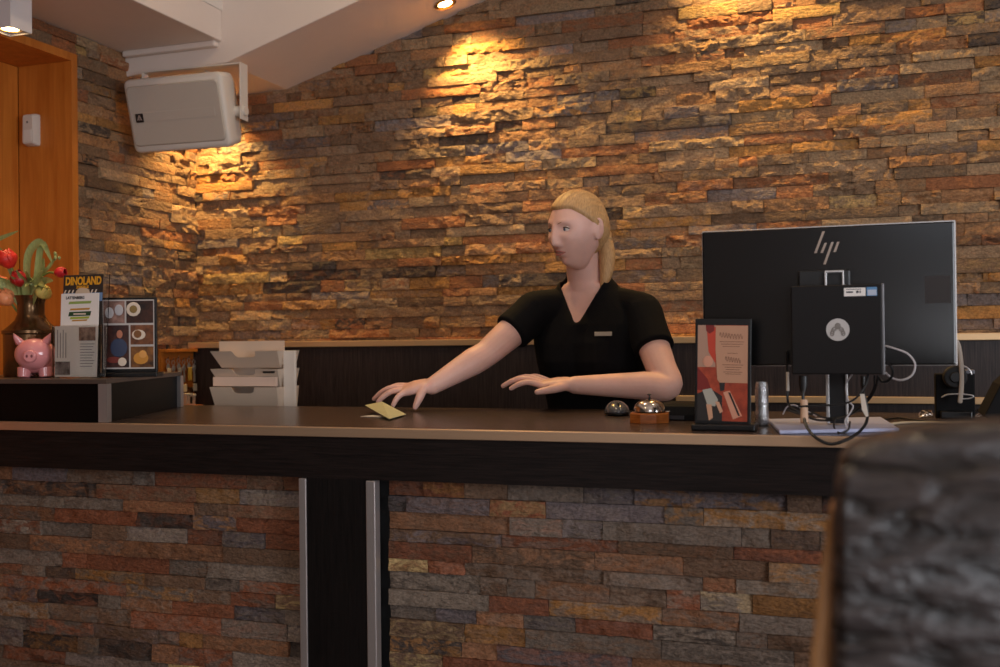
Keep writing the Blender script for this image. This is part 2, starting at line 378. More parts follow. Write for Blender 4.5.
MB().box(-2.53, 1.55, YS + .009, YBK - .06, 0, CT - .022).build('carcass', BLACKM, ct)

# raised display unit standing on the counter's left end
rs = thing('raised_display_unit', 'low dark display unit with metal corner trims on the left end of the counter', 'shelf unit', (-1.846, Y1 + .016, CT + .001))
q = [(-.68, 0), (0, 0), (-.219, .62), (-.68, .62)]
ins = lambda d: [(-.68, d), (-d, d), (-.219 - d, .62 - d), (-.68, .62 - d)]
HT = .1125
MB().prism(ins(.010), 'z', 0, HT - .013).build('body', pm('black_melamine', srgb(8, 7, 7), .4, vary=.1, spec=.15), rs)
MB().prism(q, 'z', HT - .0125, HT).build('top_board', [pm('top_brown', srgb(96, 82, 74), .35, .3, vary=.06)], rs, bevel=.001)
MB().prism([(-.026, -.001), (.0015, -.001), (-.0065, .026), (-.028, .026)], 'z', 0, HT - .0125).build('corner_trim', ALU, rs)
MB().prism([(-.219 - .006, .60), (-.219 + .008, .60), (-.219 + .003, .622), (-.219 - .02, .622)], 'z', 0, HT - .0125).build('corner_trim', ALU, rs)
ST = CT + .001 + HT   # its top

# ------------------------------------------------------------------ things on the raised unit
def lm(name, r, g, b, rough=.6, **k): return pm(name, srgb(r, g, b), rough, **k)
# vase with tulips
vp = onZ(17, 377, ST); vp = Vector((vp.x, Y1 + .22, ST))
vz = thing('flower_vase', 'bronze brown churn-shaped vase behind the pink piggy bank', 'vase', vp)
VB = pm('vase_bronze', srgb(112, 84, 56), .22, .75, vary=.25, vscale=9)
sv = onY(26, 330, vp.y).z - ST
prof = [(.03, 0), (.072, .001), (.075, .006), (.075, sv - .014), (.079, sv - .010), (.079, sv - .002), (.074, sv), (.060, sv + .012), (.044, sv + .028), (.037, sv + .045), (.037, sv + .078), (.042, sv + .094), (.045, sv + .100), (.041, sv + .098), (.033, sv + .075), (.032, sv + .03), (.02, sv + .02)]
MB().lathe(prof, 40).build('vessel', VB, vz, smooth=True)
VM = sv + .085
LEAF = pm('tulip_leaf', srgb(158, 164, 100), .5, vary=.25, vscale=20, stretch=(20, 20, 1)); STEM = lm('tulip_stem', 118, 132, 66)
def petal_ring(m, c, ax, R, Hh, n, openn, ph):
    ax = Vector(ax).normalized(); s = ax.cross(Vector((0, 0, 1)))
    if s.length < .05: s = Vector((1, 0, 0))
    s.normalize(); t = ax.cross(s)
    for k in range(n):
        a0 = ph + 2 * PI * k / n; rows = []
        for i in range(8):
            h = i / 7; rr = R * (math.sin(min(1, h * 1.25 + .12) * PI * .55) ** .8) * (1 - (.42 - openn) * max(0, h - .5) * 2)
            wd = (1.25 * math.sin(PI * (h * .86 + .1)) ** .8) * (2 * PI / n) * .55
            rows.append([c + ax * (Hh * h) + (s * math.cos(a0 + w) + t * math.sin(a0 + w)) * rr * (1 + .06 * math.cos(w * 3)) for w in np.linspace(-wd, wd, 7)])
        base = [p for r_ in rows for p in r_]
        inn = [c + ax * ax.dot(p - c) + (p - c - ax * ax.dot(p - c)) * .93 for p in base]
        nn = len(base); fs = []
        for i in range(7):
            for j in range(6):
                q = i * 7 + j; fs.append([q, q + 1, q + 8, q + 7]); fs.append([nn + q, nn + q + 7, nn + q + 8, nn + q + 1])
        edge = [j for j in range(7)] + [i * 7 + 6 for i in range(1, 8)] + [49 + j for j in range(5, -1, -1)] + [i * 7 for i in range(6, 0, -1)]
        for k2 in range(len(edge)): a_, b_ = edge[k2], edge[(k2 + 1) % len(edge)]; fs.append([a_, nn + a_, nn + b_, b_])
        m.add(base + inn, fs)
def leaf_mesh(m, pts, w, thick=.0012):
    P = crom(pts, 6); rows = []; n = len(P)
    for i, p in enumerate(P):
        t = (P[min(i + 1, n - 1)] - P[max(0, i - 1)]).normalized(); s = t.cross(Vector((.2, -1, .1))).normalized(); nn = s.cross(t)
        ww = w * math.sin(PI * (i / (n - 1) * .93 + .05)) ** .7
        rows.append([p - s * ww + nn * ww * .35, p - s * ww * .5 + nn * ww * .08, p, p + s * ww * .5 + nn * ww * .08, p + s * ww + nn * ww * .35,
                     p + s * ww * .5 + nn * (ww * .08 + thick), p + nn * thick, p - s * ww * .5 + nn * (ww * .08 + thick)])
    m.loft(rows)
TUL = [('red tulip, large and half open, highest over the vase', 11, 268, 13, (-.25, -.3, 1), .030, .056, (210, 44, 34), -.08),
       ('dark red tulip in front of the taller red one', 21, 286, 15, (.1, -.5, 1), .026, .048, (176, 28, 30), -.18),
       ('peach orange tulip, drooping at the far left of the bunch', 12, 304, 8, (-.35, -.6, .75), .029, .050, (240, 150, 100), -.05),
       ('closed pale yellow tulip bending over the vase rim', 41, 295, 38, (.75, -.35, .32), .025, .046, (226, 204, 112), -.46),
       ('small crimson tulip lying outward beside the brochures', 55, 273, 53, (1, -.1, .05), .017, .042, (206, 40, 48), -.08),
       ('small peach tulip low beside the vase neck', 6, 287, 8, (-.3, -.6, .6), .022, .036, (232, 128, 86), .02)]
for i, (lb, px, py, sx, ax, R, Hh, c, op) in enumerate(TUL):
    Yt = vp.y - .05 + .012 * i; c0 = onY(px, py, Yt)
    t = thing('tulip', lb, 'flower', c0, 0, 'tulips in the bronze vase')
    m = MB(); petal_ring(m, Vector((0, 0, 0)), ax, R, Hh, 3, op, .3); petal_ring(m, Vector((0, 0, 0)), ax, R * .9, Hh * .96, 3, op - .05, .3 + PI / 3)
    m.build('blossom', pm('petal_%d' % i, srgb(*c), .45, vary=.18, vscale=30, sub=.1), t, smooth='all')
    base = Vector((vp.x, vp.y, ST + VM - .05)) - c0; aa = Vector(ax).normalized()
    MB().tube(crom([aa * .004, -aa * .04, base + Vector((.018 * math.cos(i), .018 * math.sin(i), .07)), base + Vector((.012 * math.cos(i), .012 * math.sin(i), .0))], 6), .0032, 8).build('stem', STEM, t, smooth=True)
    for k in range(3):
        m = MB(); dx = (-1) ** k * (.03 + .01 * i) * (.45 if k == 2 else 1); b2 = base + Vector((.016 * math.cos(i + 2 * k), .016 * math.sin(i + 2 * k), .01))
        leaf_mesh(m, [b2, b2 + Vector((dx * .4, -.01, .05)), b2 + Vector((dx * 1.1, -.03, .09)), b2 + Vector((dx * 1.7, -.05 - .012 * k, .075 + .016 * ((i + k) % 4)))], .0135)
        m.build('leaf', LEAF, t, smooth=True)
# the long strap leaves that stand up out of the bunch
for i, (lb, pts, w) in enumerate([('long arching green leaf over the top left of the tulips', [(18, 300), (8, 262), (-6, 244), (18, 231)], .010),
                                ('long folded green leaf rising in the middle of the tulips', [(22, 300), (28, 262), (38, 243), (47, 246)], .013),
                                ('drooping tip of green leaf right of the folded leaf', [(24, 300), (38, 272), (43, 244), (52, 262)], .011),
                                ('upright green leaf near the yellow tulip', [(24, 300), (34, 285), (42, 270), (44, 258)], .010),
                                ('pale narrow leaf with seed heads toward the brochures', [(26, 300), (40, 280), (50, 266), (58, 254)], .006)]):
    o = thing('tulip_leaf', lb, 'leaf', vp + Vector((0, 0, VM - .05)), 0, 'tall leaves in the bronze vase')
    m = MB(); P = [onY(x, y, vp.y - .04 + .015 * i) - (vp + Vector((0, 0, VM - .05))) for x, y in pts]; P[0] = Vector((.008 * i - .016, .006, .0)); 
    leaf_mesh(m, P, w); m.build('blade', LEAF, o, smooth=True)
    if i == 4:
        for k in range(5):
            MB().ell(P[-1] + Vector((rnd.uniform(-.012, .012), rnd.uniform(-.01, .01), rnd.uniform(-.014, .01))), (.0045, .0045, .0055), 10, 6).build('seed_head', LEAF, o, smooth='all')

# piggy bank
pp = onZ(33, 376.5, ST); pp = Vector((pp.x, Y1 + .075, ST)); pp.x = onY(33, 355, pp.y).x
pg = thing('piggy_bank', 'shiny pink ceramic piggy bank facing the room', 'piggy bank', pp, .52)
PINK = pm('pink_ceramic', srgb(222, 142, 142), .18, vary=.05, coat=.5)
m = MB(); m.ell((0, .040, .060), (.052, .058, .049), 32, 20)
m.build('body', PINK, pg, smooth='all')
hd = MB().ell((0, .006, .066), (.049, .036, .043), 28, 18).build('head', PINK, pg, smooth='all')
m = MB(); m.tube([(0, -.018, .061), (0, -.040, .060)], [.018, .0165], 24, round_ends=False)
sn = m.build('snout', PINK, pg, smooth=True, bevel=.003)
for s in (-1, 1):
    MB().ell((s * .006, -.0405, .061), (.0028, .0015, .0042), 12, 8).build('nostril', lm('nostril', 120, 60, 62), sn, smooth='all')
    m = MB(); m.loft([[Vector((s * (.030 + .012 * (k / 6) + .5 * w * (.026 * (1 - (k / 6) ** 1.6))) + s * .006 * (k / 6), .0 + d * .004 * (1 - k / 7) - .008 * (k / 6), .094 + .026 * (k / 6) - s * 0 - .3 * w * .012)) for (w, d) in ((-1, 0), (-.5, -1), (.5, -1), (1, 0), (.5, 1), (-.5, 1))] for k in range(7)])
    m.build('ear', PINK, pg, smooth='all')
    for yy in (.018, .078):
        MB().tube([(s * .026, yy, .030), (s * .028, yy - .002, .002)], [.019, .0165], 16).build('leg', PINK, pg, smooth=True, bevel=.003)
MB().tube(crom([(0, .104, .07), (.006, .112, .078), (0, .116, .07), (-.005, .112, .064), (0, .118, .06)], 5), .003, 8, round_ends=True).build('tail', PINK, pg, smooth=True)

# brochure holder with three brochures
bp_ = onZ(76, 377, ST); bY = Y1 + .075
bx0, bx1 = onY(53, 350, bY).x, onY(99, 350, bY).x
bw = bx1 - bx0; bc = (bx0 + bx1) / 2
BH = Vector((bc, bY, ST))
ACR = pm('clear_acrylic', (.95, .95, .93), .04, trans=1.0, spec=.5)
bh = thing('brochure_holder', 'clear acrylic brochure holder between the piggy bank and the photo stand', 'brochure holder', BH, .03)
zt = lambda y: onY(76, y, bY).z - ST
lean = .018
m = MB(); m.box(-bw / 2, bw / 2, 0, .0025, .002, zt(325)); m.build('front_wall', ACR, bh)
MB().prism([(.0225, .002), (.0255, .002), (.046, zt(274)), (.043, zt(274))], 'x', -bw / 2 + .012, bw / 2).build('back_wall', ACR, bh)
for s in (-1, 1): MB().prism([(.0026, .002), (.0223, .002), (.031, zt(325)), (.0026, zt(325))], 'x', s * (bw / 2 - .0012) - .0012, s * (bw / 2 - .0012) + .0012).build('side_wall', ACR, bh)
MB().box(-bw / 2, bw / 2, 0, .045, 0, .002).build('foot', ACR, bh)
DG = lm('brochure_dark', 52, 44, 40); OR = lm('letter_orange', 236, 166, 40); SKY = lm('brochure_sky', 120, 150, 190); GR = lm('stripe_green', 150, 172, 90); DGR = lm('stripe_dark_green', 40, 74, 44); YE = lm('stripe_ochre', 196, 140, 48); LIM = lm('stripe_lime', 168, 180, 60); INK = lm('ink', 52, 50, 54); CREAM = lm('photo_cream', 226, 206, 186)
def leaflet(label, y, z1, x0, x1, mat, tilt):
    t = thing('brochure', label, 'brochure', BH + Vector((0, y, .003)), .03, 'brochures in the acrylic holder'); t.rotation_euler = (-tilt, 0, .03)
    MB().box(x0, x1, 0, .0018, 0, z1).build('sheet', mat, t); return t
# rear: dark one with the big orange name
rt = leaflet('dark brochure headed DINOLAND in orange letters, rearmost in the holder', .0175, zt(274) - .002, -bw / 2 + .008, bw / 2 - .016, DG, .07)
zz = zt(274)
text('DINOLAND', .030, OR, rt, (-.003, -.0006, zz - .020), name='lettering', sx=.74, bold=.0012)
text('ZWOLLE', .010, OR, rt, (-.005, -.0006, zz - .036), name='lettering', sx=1.0, bold=.0004)
m = MB(); m.box(-bw / 2 + .008, bw / 2 - .016, -.0005, 0, zz - .075, zz - .052); m.build('printed_sky', SKY, rt)
m = MB(); m.ell((-.004, -.0005, zz - .06), (.026, .0006, .024), 20, 10); m.build('printed_dinosaur', lm('dino_beige', 206, 184, 160), rt, smooth='all')
for k in range(9):
    if 3 <= k <= 5: continue
    m = MB(); xx = -bw / 2 + .011 + k * .0125; m.prism([(xx, zz - .052), (xx + .004, zz - .052), (xx + .008, zz - .043), (xx + .004, zz - .043)], 'y', -.0006, 0); m.build('printed_stripe', CREAM, rt)
# middle: white one with green and ochre bars
mt = leaflet('white brochure with green and ochre bars, between two others in the holder', .0105, zt(294), -bw / 2 + .012, bw / 2 - .018, PAPER, .05)
zz = zt(294); xm = -.002
text('LATTENBERG', .0105, INK, mt, (xm - .016, -.0006, zz - .012), sx=.95, bold=.0003)
for (dz, h, w, mt_) in ((.021, .008, .075, GR), (.040, .006, .066, YE), (.049, .013, .074, DGR), (.063, .007, .064, LIM), (.071, .005, .052, YE)):
    m = MB(); m.prism([(xm - w / 2, zz - dz - h), (xm + w / 2 - .003, zz - dz - h + .001), (xm + w / 2, zz - dz), (xm - w / 2 + .003, zz - dz - .001)], 'y', -.0006, 0); m.build('printed_bar', mt_, mt)
MB().box(xm - .020, xm + .020, -.0008, -.0006, zz - .058, zz - .054).build('printed_bar', CREAM, mt)
# front: white text brochure with two photographs
ft = leaflet('white brochure with small photos and grey text, front of the holder', .004, zt(327), -bw / 2 + .004, bw / 2 - .014, PAPER, .02)
zz = zt(327); x0, x1 = -bw / 2 + .004, bw / 2 - .014
PH1 = pm('photo_interior', srgb(70, 40, 34), .5, col2=srgb(196, 160, 140), vscale=45); PH2 = pm('photo_grey', srgb(50, 44, 44), .5, col2=srgb(170, 160, 156), vscale=40)
MB().box(x1 - .056, x1 - .003, -.0006, 0, zz - .040, zz - .004).build('printed_photo', PH1, ft)
MB().box(x0 + .002, x0 + .050, -.0006, 0, .006, .042).build('printed_photo', PH2, ft)
GT = lm('grey_text', 150, 140, 138)
for k in range(9): MB().box(x1 - .052, x1 - .006 - .004 * (k % 3), -.0005, 0, zz - .050 - k * .0075, zz - .048 - k * .0075).build('printed_line', GT, ft)
for k in range(4): MB().box(x0 + .008 + k * .009, x0 + .0105 + k * .009, -.0005, 0, .052, zz - .010 - .008 * (k % 2)).build('printed_line', GT, ft)

# stand with five photographs
pl, pr = onZ(104, 376, ST), onZ(159, 372, ST)
c0 = onZ(131, 374.5, ST); yaw = math.atan2(pr.y - pl.y, pr.x - pl.x)
yaw = .34; c0 = Vector((onY(129.5, 340, Y1 + .185).x, Y1 + .185, ST))
wv = (onY(157.5, 340, c0.y).x - onY(106.5, 340, c0.y).x) * .90
hv = onY(131, 297.5, c0.y).z - ST
ps = thing('photo_stand', 'black table stand with five food and waiter photos, right of the brochures', 'photo stand', c0, yaw)
MB().box(-wv / 2 - .008, wv / 2 + .008, -.028, .028, 0, .012).build('foot', BLACKG, ps, bevel=.002)
MB().box(-wv / 2, wv / 2, -.005, .005, .012, hv).build('frame', BLACKG, ps, bevel=.0015)
MB().box(-wv / 2 + .006, wv / 2 - .006, -.0056, -.005, .022, hv - .006).build('backing_sheet', lm('backing_white', 196, 186, 180), ps)
phs = [(0, .43, .66, 1, (60, 36, 32), (170, 130, 116)), (.45, 1, .66, 1, (26, 22, 24), (80, 46, 34)), (0, .51, .0, .64, (24, 22, 26), (86, 50, 42)), (.53, 1, .34, .64, (60, 34, 26), (150, 92, 58)), (.53, 1, 0, .32, (52, 32, 22), (150, 96, 48))]
X = lambda u: -wv / 2 + .0075 + u * (wv - .015); Z = lambda u: .025 + u * (hv - .0335)
pht = []
for i, (a, b, c, d, k1, k2) in enumerate(phs):
    pht.append(MB().box(X(a) + .001, X(b) - .001, -.0064, -.0056, Z(c) + .001, Z(d) - .001).build('photo', pm('photo_%d' % i, srgb(*k1), .4, col2=srgb(*k2), vscale=38), ps))
def disc(par, x, z, r, mat, nm, y=-.0066, sx=1, sz=1): return MB().ell((X(x), y, Z(z)), (r * sx, .0004, r * sz), 24, 6).build(nm, mat, par, smooth='all')
disc(pht[1], .60, .87, .020, CREAM, 'plate'); disc(pht[1], .60, .87, .011, lm('food_olive', 140, 112, 60), 'food', -.0070)
disc(pht[3], .70, .49, .019, CREAM, 'plate', sz=.75); disc(pht[3], .68, .50, .011, lm('food_brown', 130, 84, 44), 'food', -.0070)
disc(pht[4], .74, .14, .021, lm('food_gold', 206, 140, 56), 'plate', sz=.8); disc(pht[4], .78, .2, .011, lm('food_toast', 226, 160, 84), 'food', -.0070)
disc(pht[0], .12, .82, .012, lm('print_pale', 190, 184, 186), 'cup', sz=1.3); disc(pht[0], .31, .86, .012, MATS['print_pale'], 'cup', sz=1.3)
disc(pht[2], .30, .30, .024, lm('print_blue', 58, 66, 92), 'waiter_shirt', sz=1.1); disc(pht[2], .32, .5, .0085, lm('print_skin', 190, 120, 92), 'waiter_face', -.0070, sz=1.35)
disc(pht[2], .2, .12, .018, lm('print_red', 128, 52, 42), 'tray', -.0071, 1.1, .5); disc(pht[2], .37, .09, .012, CREAM, 'plate', -.0074)

# ------------------------------------------------------------------ letter tray behind the counter on a lower staff shelf
sd = thing('staff_shelf', 'dark low staff shelf behind the counter under the letter tray', 'shelf', (-1.9, 3.1, 0))
MB().box(-.35, .35, -.13, .19, .962, .985).build('board', BLACKG, sd)
for s in (-1, 1): MB().box(s * .34 - .01, s * .34 + .01, -.12, .17, 0, .962).build('support', BLACKG, sd)
YT = 3.02
tx0, tx1 = onY(213.5, 380, YT).x, onY(279, 380, YT).x
ltc = Vector(((tx0 + tx1) / 2, YT, .985)); hw = (tx1 - tx0) / 2
lt = thing('letter_tray', 'cream plastic three-pocket letter tray with notched fronts', 'letter tray', ltc)
tz = lambda y: onY(250, y, YT).z - .985
TB = pm('tray_beige', srgb(214, 194, 174), .5, vary=.02); TW = pm('tray_white', srgb(226, 216, 206), .5, vary=.02)
def pocket(zb, ztop, notch, y0, drop=True):
    m = MB(); n = .026; nd = (tz(351) - tz(357))
    b = hw * .90; t = hw * 1.02; th = .003; yo = -.045
    prof = [(-b, zb), (b, zb), (t, ztop)]
    if notch: prof += [(hw * .36, ztop), (hw * .30, ztop - .016), (hw * .22, ztop - .021), (-hw * .22, ztop - .021), (-hw * .30, ztop - .016), (-hw * .36, ztop)]
    prof += [(-t, ztop)]
    yy = lambda z: y0 + yo * (z - zb) / (ztop - zb)
    vs = [(x, yy(z), z) for x, z in prof] + [(x, yy(z) + th, z) for x, z in prof]; n = len(prof)
    m.add(vs, [list(range(n)), list(range(n, 2 * n))[::-1]] + [[i, (i + 1) % n, n + (i + 1) % n, n + i] for i in range(n)])
    for s in (-1, 1):
        m.add([(s * b, y0 + th, zb), (s * t, y0 + yo + th, ztop), (s * t, y0 + .1, ztop), (s * b, y0 + .1, zb), (s * (b - .003), y0 + th, zb), (s * (t - .003), y0 + yo + th, ztop), (s * (t - .003), y0 + .1, ztop), (s * (b - .003), y0 + .1, zb)],
              [[0, 1, 2, 3], [4, 7, 6, 5], [0, 4, 5, 1], [1, 5, 6, 2], [2, 6, 7, 3], [3, 7, 4, 0]])
    m.box(-b + .003, b - .003, y0 + th, y0 + .1, zb, zb + .003)
    return m.build('pocket', TB, lt)
pocket(tz(430), tz(387), True, .025); p2 = pocket(tz(388), tz(369), True, .03); pocket(tz(368), tz(351), True, .03)
MB().box(-hw * 1.0, hw * 1.0, .035, .038, tz(365), tz(341)).build('rear_card', TB, lt)
MB().box(hw * .98, hw * .98 + .046, .03, .042, 0.0, tz(351)).build('side_panel', TW, lt, bevel=.003)
MB().box(-hw * .9, hw * .9, .10, .125, 0, tz(352)).build('back_panel', TW, lt)
MB().box(hw * .6, hw * .95, -.0175, -.0155, tz(373), tz(371)).build('label_strip', BLACKP, p2)
MB().box(-hw * .95, hw * .96, -.012, .0, tz(386), tz(377)).build('paper_sheets', pm('paper_pinkish', srgb(224, 198, 182), .7, vary=.03), lt)

# ------------------------------------------------------------------ key rack on the left wall
ky0, ky1 = onX(160, 352, XL + .03).y, 3.555
kz = onX(180, 352, XL + .03).z
kr = thing('key_rack', 'orange wood key rack with hooks on the left wall below the stone', 'key rack', (XL + .022, (ky0 + ky1) / 2, kz))
hw_ = (ky1 - ky0) / 2
MB().box(0, .012, -hw_, hw_, -.14, 0).build('board', PINE, kr)
MB().box(0, .035, -hw_, hw_, 0, .012).build('ledge', PINE, kr, bevel=.001)
KB = [('steel key with plain bow', 'white rectangular tag'), ]
nk = 6
for i in range(nk):
    yy = -hw_ + .022 + i * (2 * hw_ - .04) / (nk - 1); zz = -.026 - .006 * (i % 2)
    MB().tube([(.012, yy, zz), (.026, yy, zz), (.030, yy, zz + .008)], .0022, 8, round_ends=True).build('hook', CHROME, kr, smooth=True)
    w = Vector(kr.location) + Vector((.027, yy, zz))
    desc = ['first', 'second', 'third', 'fourth', 'fifth', 'last'][i]
    k = thing('hotel_key', 'metal key on a ring hanging %s from the piggy bank side of the key rack' % desc, 'key', w, 0, 'keys on the rack')
    ring = [Vector((0, .009 * math.sin(a), -.009 + .009 * math.cos(a))) for a in np.linspace(0, 2 * PI, 15)]
    MB().tube(ring, .0013, 6).build('ring', SILVER, k, smooth=True)
    m = MB(); m.ell((.002, 0, -.032), (.0018, .012, .014), 16, 10); m.build('bow', SILVER, k, smooth='all')
    m = MB(); m.box(.0005, .0035, -.0042, .0042, -.088, -.044)
    for t_ in range(4): m.box(.0005, .0035, .0042, .0072 - .0008 * (t_ % 2), -.085 + t_ * .008, -.080 + t_ * .008)
    m.build('blade', SILVER, k)
    MB().box(.004, .0075, -.012, .012, -.125 if i % 2 else -.088, -.096 if i % 2 else -.036).build('tag', [lm('tag_white', 222, 206, 180), lm('tag_gold', 214, 172, 70), lm('tag_grey', 170, 166, 160)][i % 3] if True else None, k, bevel=.0015)
for i, (px) in enumerate((187.5, 198)):
    yk = onX(px, 400, XL + .06).y; zk = onX(px, 399, XL + .06).z
    o = thing('key_box', ['small cream box low under the key rack, near the display unit', 'small cream box low under the key rack, near the letter tray'][i], 'box', (XL + .03, min(yk, 3.50), zk - .022), 0, 'cream boxes under the key rack')
    MB().box(0, .04, -.019, .019, 0, .036).build('case', TB, o, bevel=.002); MB().box(-.001, .042, -.0205, .0205, .036, .044).build('lid', TW, o, bevel=.001)
krs = thing('wall_shelf', 'narrow orange wooden shelf below the keys holding cream boxes', 'shelf', (XL + .02, 3.48, zk - .034))
MB().box(0, .062, -.07, .07, 0, .0115).build('board', PINE, krs); MB().box(0, .01, -.07, .07, -.03, 0).build('bracket', PINE, krs)

# ------------------------------------------------------------------ wall and ceiling fittings
# loudspeaker under the bulkhead
YSP = 3.10
tl, tr, bl, br = onY(125, 80, YSP), onY(226, 73.5, YSP + .03), onY(134, 152, YSP), onY(237, 147, YSP + .03)
sc_ = (tl + tr + bl + br) / 4 + Vector((-.016, 0, 0)); sw = (tr - tl).length; sh = ((tl - bl).length + (tr - br).length) / 2 * .99; sw2 = (br - bl).length
spk = thing('loudspeaker', 'cream wall loudspeaker hung sideways under the ceiling corner', 'loudspeaker', sc_, .06); spk.rotation_euler = (.27, .0, .05)
def rrect(w, h, r, y, dx=0, dz=0, n=5, wt=None):
    wt = wt or w; out = []
    for (cx, cz, a0) in ((1, 1, 0), (-1, 1, PI / 2), (-1, -1, PI), (1, -1, 1.5 * PI)):
        for k in range(n):
            a = a0 + k / (n - 1) * PI / 2; ww = (wt if cz > 0 else w)
            out.append(Vector((dx + cx * (ww / 2 - r) + r * math.cos(a), y, dz + cz * (h / 2 - r) + r * math.sin(a))))
    return out
W_, H_ = sw * .985, sh
m = MB(); m.loft([rrect(W_ - .02, H_ - .02, .02, 0), rrect(W_ - .006, H_ - .006, .022, .006), rrect(W_, H_, .024, .018), rrect(W_ * .97, H_ * .97, .024, .09), rrect(W_ * .78, H_ * .80, .02, .165), rrect(W_ * .70, H_ * .72, .015, .172)])
m.build('cabinet', WHITEP, spk, smooth=True)
m = MB(); g0 = rrect(W_ - .026, H_ - .05, .018, -.001); g1 = rrect(W_ - .034, H_ - .058, .016, -.006)
m.loft([rrect(W_ - .024, H_ - .048, .018, .004), g0, g1]); gr = m.build('grille', GRILLE, spk, smooth=True)
MB().box(-W_ * .36, W_ * .40, -.0072, -.006, -.020, .012).build('centre_band', GRILLE, gr, bevel=.0005)
bd = MB().box(-.0155, .0155, -.0085, -.006, -.0155, .0155).build('badge', BLACKP, spk); bd.location = (-W_ * .365, 0, -.006)
m = MB(); m.prism([(-.010, -.008), (-.006, -.008), (0, .004), (.006, -.008), (.010, -.008), (.002, .010), (-.002, .010)], 'y', -.0092, -.0085); m.prism([(-.003, -.008), (.003, -.008), (0, -.002)], 'y', -.0092, -.0085)
m.build('badge_emblem', SILVER, bd)
# bracket of the speaker: level U-shaped yoke fixed under the bulkhead, the cabinet tilts in it
yb = .075
bpy.context.view_layer.update()
zpiv = (spk.matrix_world @ Vector((0, yb, -.01))).z; LA = 2.3075 - zpiv
m = MB()
m.box(-W_ / 2 + .02, W_ / 2 + .030, -.02, .02, LA - .012, LA - .007)
m.box(W_ / 2 + .026, W_ / 2 + .030, -.026, .026, -.035, LA - .007)
m.box(-W_ / 2 + .02, -W_ / 2 + .024, -.02, .02, LA - .04, LA - .007)
m.box(-.04, .04, .0, .09, LA - .007, LA)
bk = m.build('bracket', WHITEP, spk, bevel=.001); bk.location = (0, yb, -.01); bk.rotation_euler = (-.27, 0, 0)
MB().tube([(W_ / 2 - .02, yb, -.012), (W_ / 2 + .038, yb, -.012)], .019, 24).build('bracket_knob', WHITEP, spk, smooth=True, bevel=.003)
# motion detector on the niche side
d0 = onY(32, 131, NY1); dz_ = (onY(32, 115.5, NY1) - onY(32, 147, NY1)).z; dw = .052
md = thing('motion_detector', 'small white alarm motion detector on the orange wood boards', 'motion detector', (max(d0.x, NXB + .03) + .011, NY1 - .0005, d0.z), .0)
m = MB(); m.loft([rrect(dw, dz_, .007, 0), rrect(dw, dz_, .008, -.016), rrect(dw * .86, dz_ * .9, .008, -.032, wt=dw * .78)]); m.build('housing', WHITEP, md, smooth=True)
MB().box(-.017, .017, -.0335, -.031, -dz_ * .40, -dz_ * .02).build('lens', pm('lens_white', srgb(226, 220, 210), .3, vary=.01), md, bevel=.001)
MB().ell((-.001, -.0325, dz_ * .22), (.003, .002, .004), 12, 8).build('indicator', BLACKP, md, smooth='all')
# downlights in the bulkhead
LAMP = pm('lamp_glow', (1, .85, .55), .4, emit=(1, .74, .36), estr=18)
GOLD = pm('brass_ring', srgb(206, 168, 104), .25, 1, vary=.05)
def spot(name, loc, power, size=1.45, blend=.75, col=(1, .66, .30), rot=(0, 0, 0), rad=.02):
    l = bpy.data.lights.new(name, 'SPOT'); l.energy = power; l.color = col; l.spot_size = size; l.spot_blend = blend; l.shadow_soft_size = rad
    o = bpy.data.objects.new(name, l); COL.objects.link(o); o.location = loc; o.rotation_euler = rot; return o
xs = [-2.44, -1.405, -.44]
for i, x in enumerate(xs):
    yl = 3.50; z = zslope(x); ang = -math.atan(.30) if x > -2.13 else 0
    t = thing('recessed_downlight', ['brass recessed downlight hidden behind the loudspeaker', 'brass recessed downlight in the sloping white bulkhead', 'brass recessed downlight above the dark monitor'][i], 'ceiling light', (x, yl, z - .0005), 0, 'recessed downlights over the stone wall'); t.rotation_euler = (0, ang, 0)
    m = MB(); m.lathe([(.040, 0), (.041, -.004), (.036, -.007), (.028, -.004), (.026, 0)], 32, cap=False); m.build('ring', GOLD, t, smooth=True)
    m = MB(); m.lathe([(.0005, -.003), (.015, -.0035), (.026, -.002)], 24, cap=False); m.build('lamp_lens', LAMP, t, smooth=True)
    spot('downlight_beam', (x, yl, z - .022), [44, 49, 62][i], 1.85, 1.0, (1, .61, .19), (.10, ang * 1.2, 0))
for (x, yl, pw, lb) in ((-1.25, 2.55, 30, 'added brass fill downlight in the high ceiling above the middle of the counter'), (.35, 2.55, 18, 'added brass fill downlight in the high ceiling above the monitor end of the counter'), (-1.5, .3, 46, 'added brass fill downlight in the high ceiling over the guests left of the armchair')):  # lamps added out of view to give the room warm fill
    z = zc(x)
    t = thing('recessed_downlight', lb, 'ceiling light', (x, yl, z - .0005), 0, 'added fill downlights in the high ceiling'); t.rotation_euler = (0, -math.atan(.30), 0)
    m = MB(); m.lathe([(.040, 0), (.041, -.004), (.036, -.007), (.028, -.004), (.026, 0)], 32, cap=False); m.build('ring', GOLD, t, smooth=True)
    m = MB(); m.lathe([(.0005, -.003), (.015, -.0035), (.026, -.002)], 24, cap=False); m.build('lamp_lens', LAMP, t, smooth=True)
    spot('downlight_beam', (x, yl, z - .022), pw, 2.6, 1.0, (1, .74, .46), (0, 0, 0), .05)
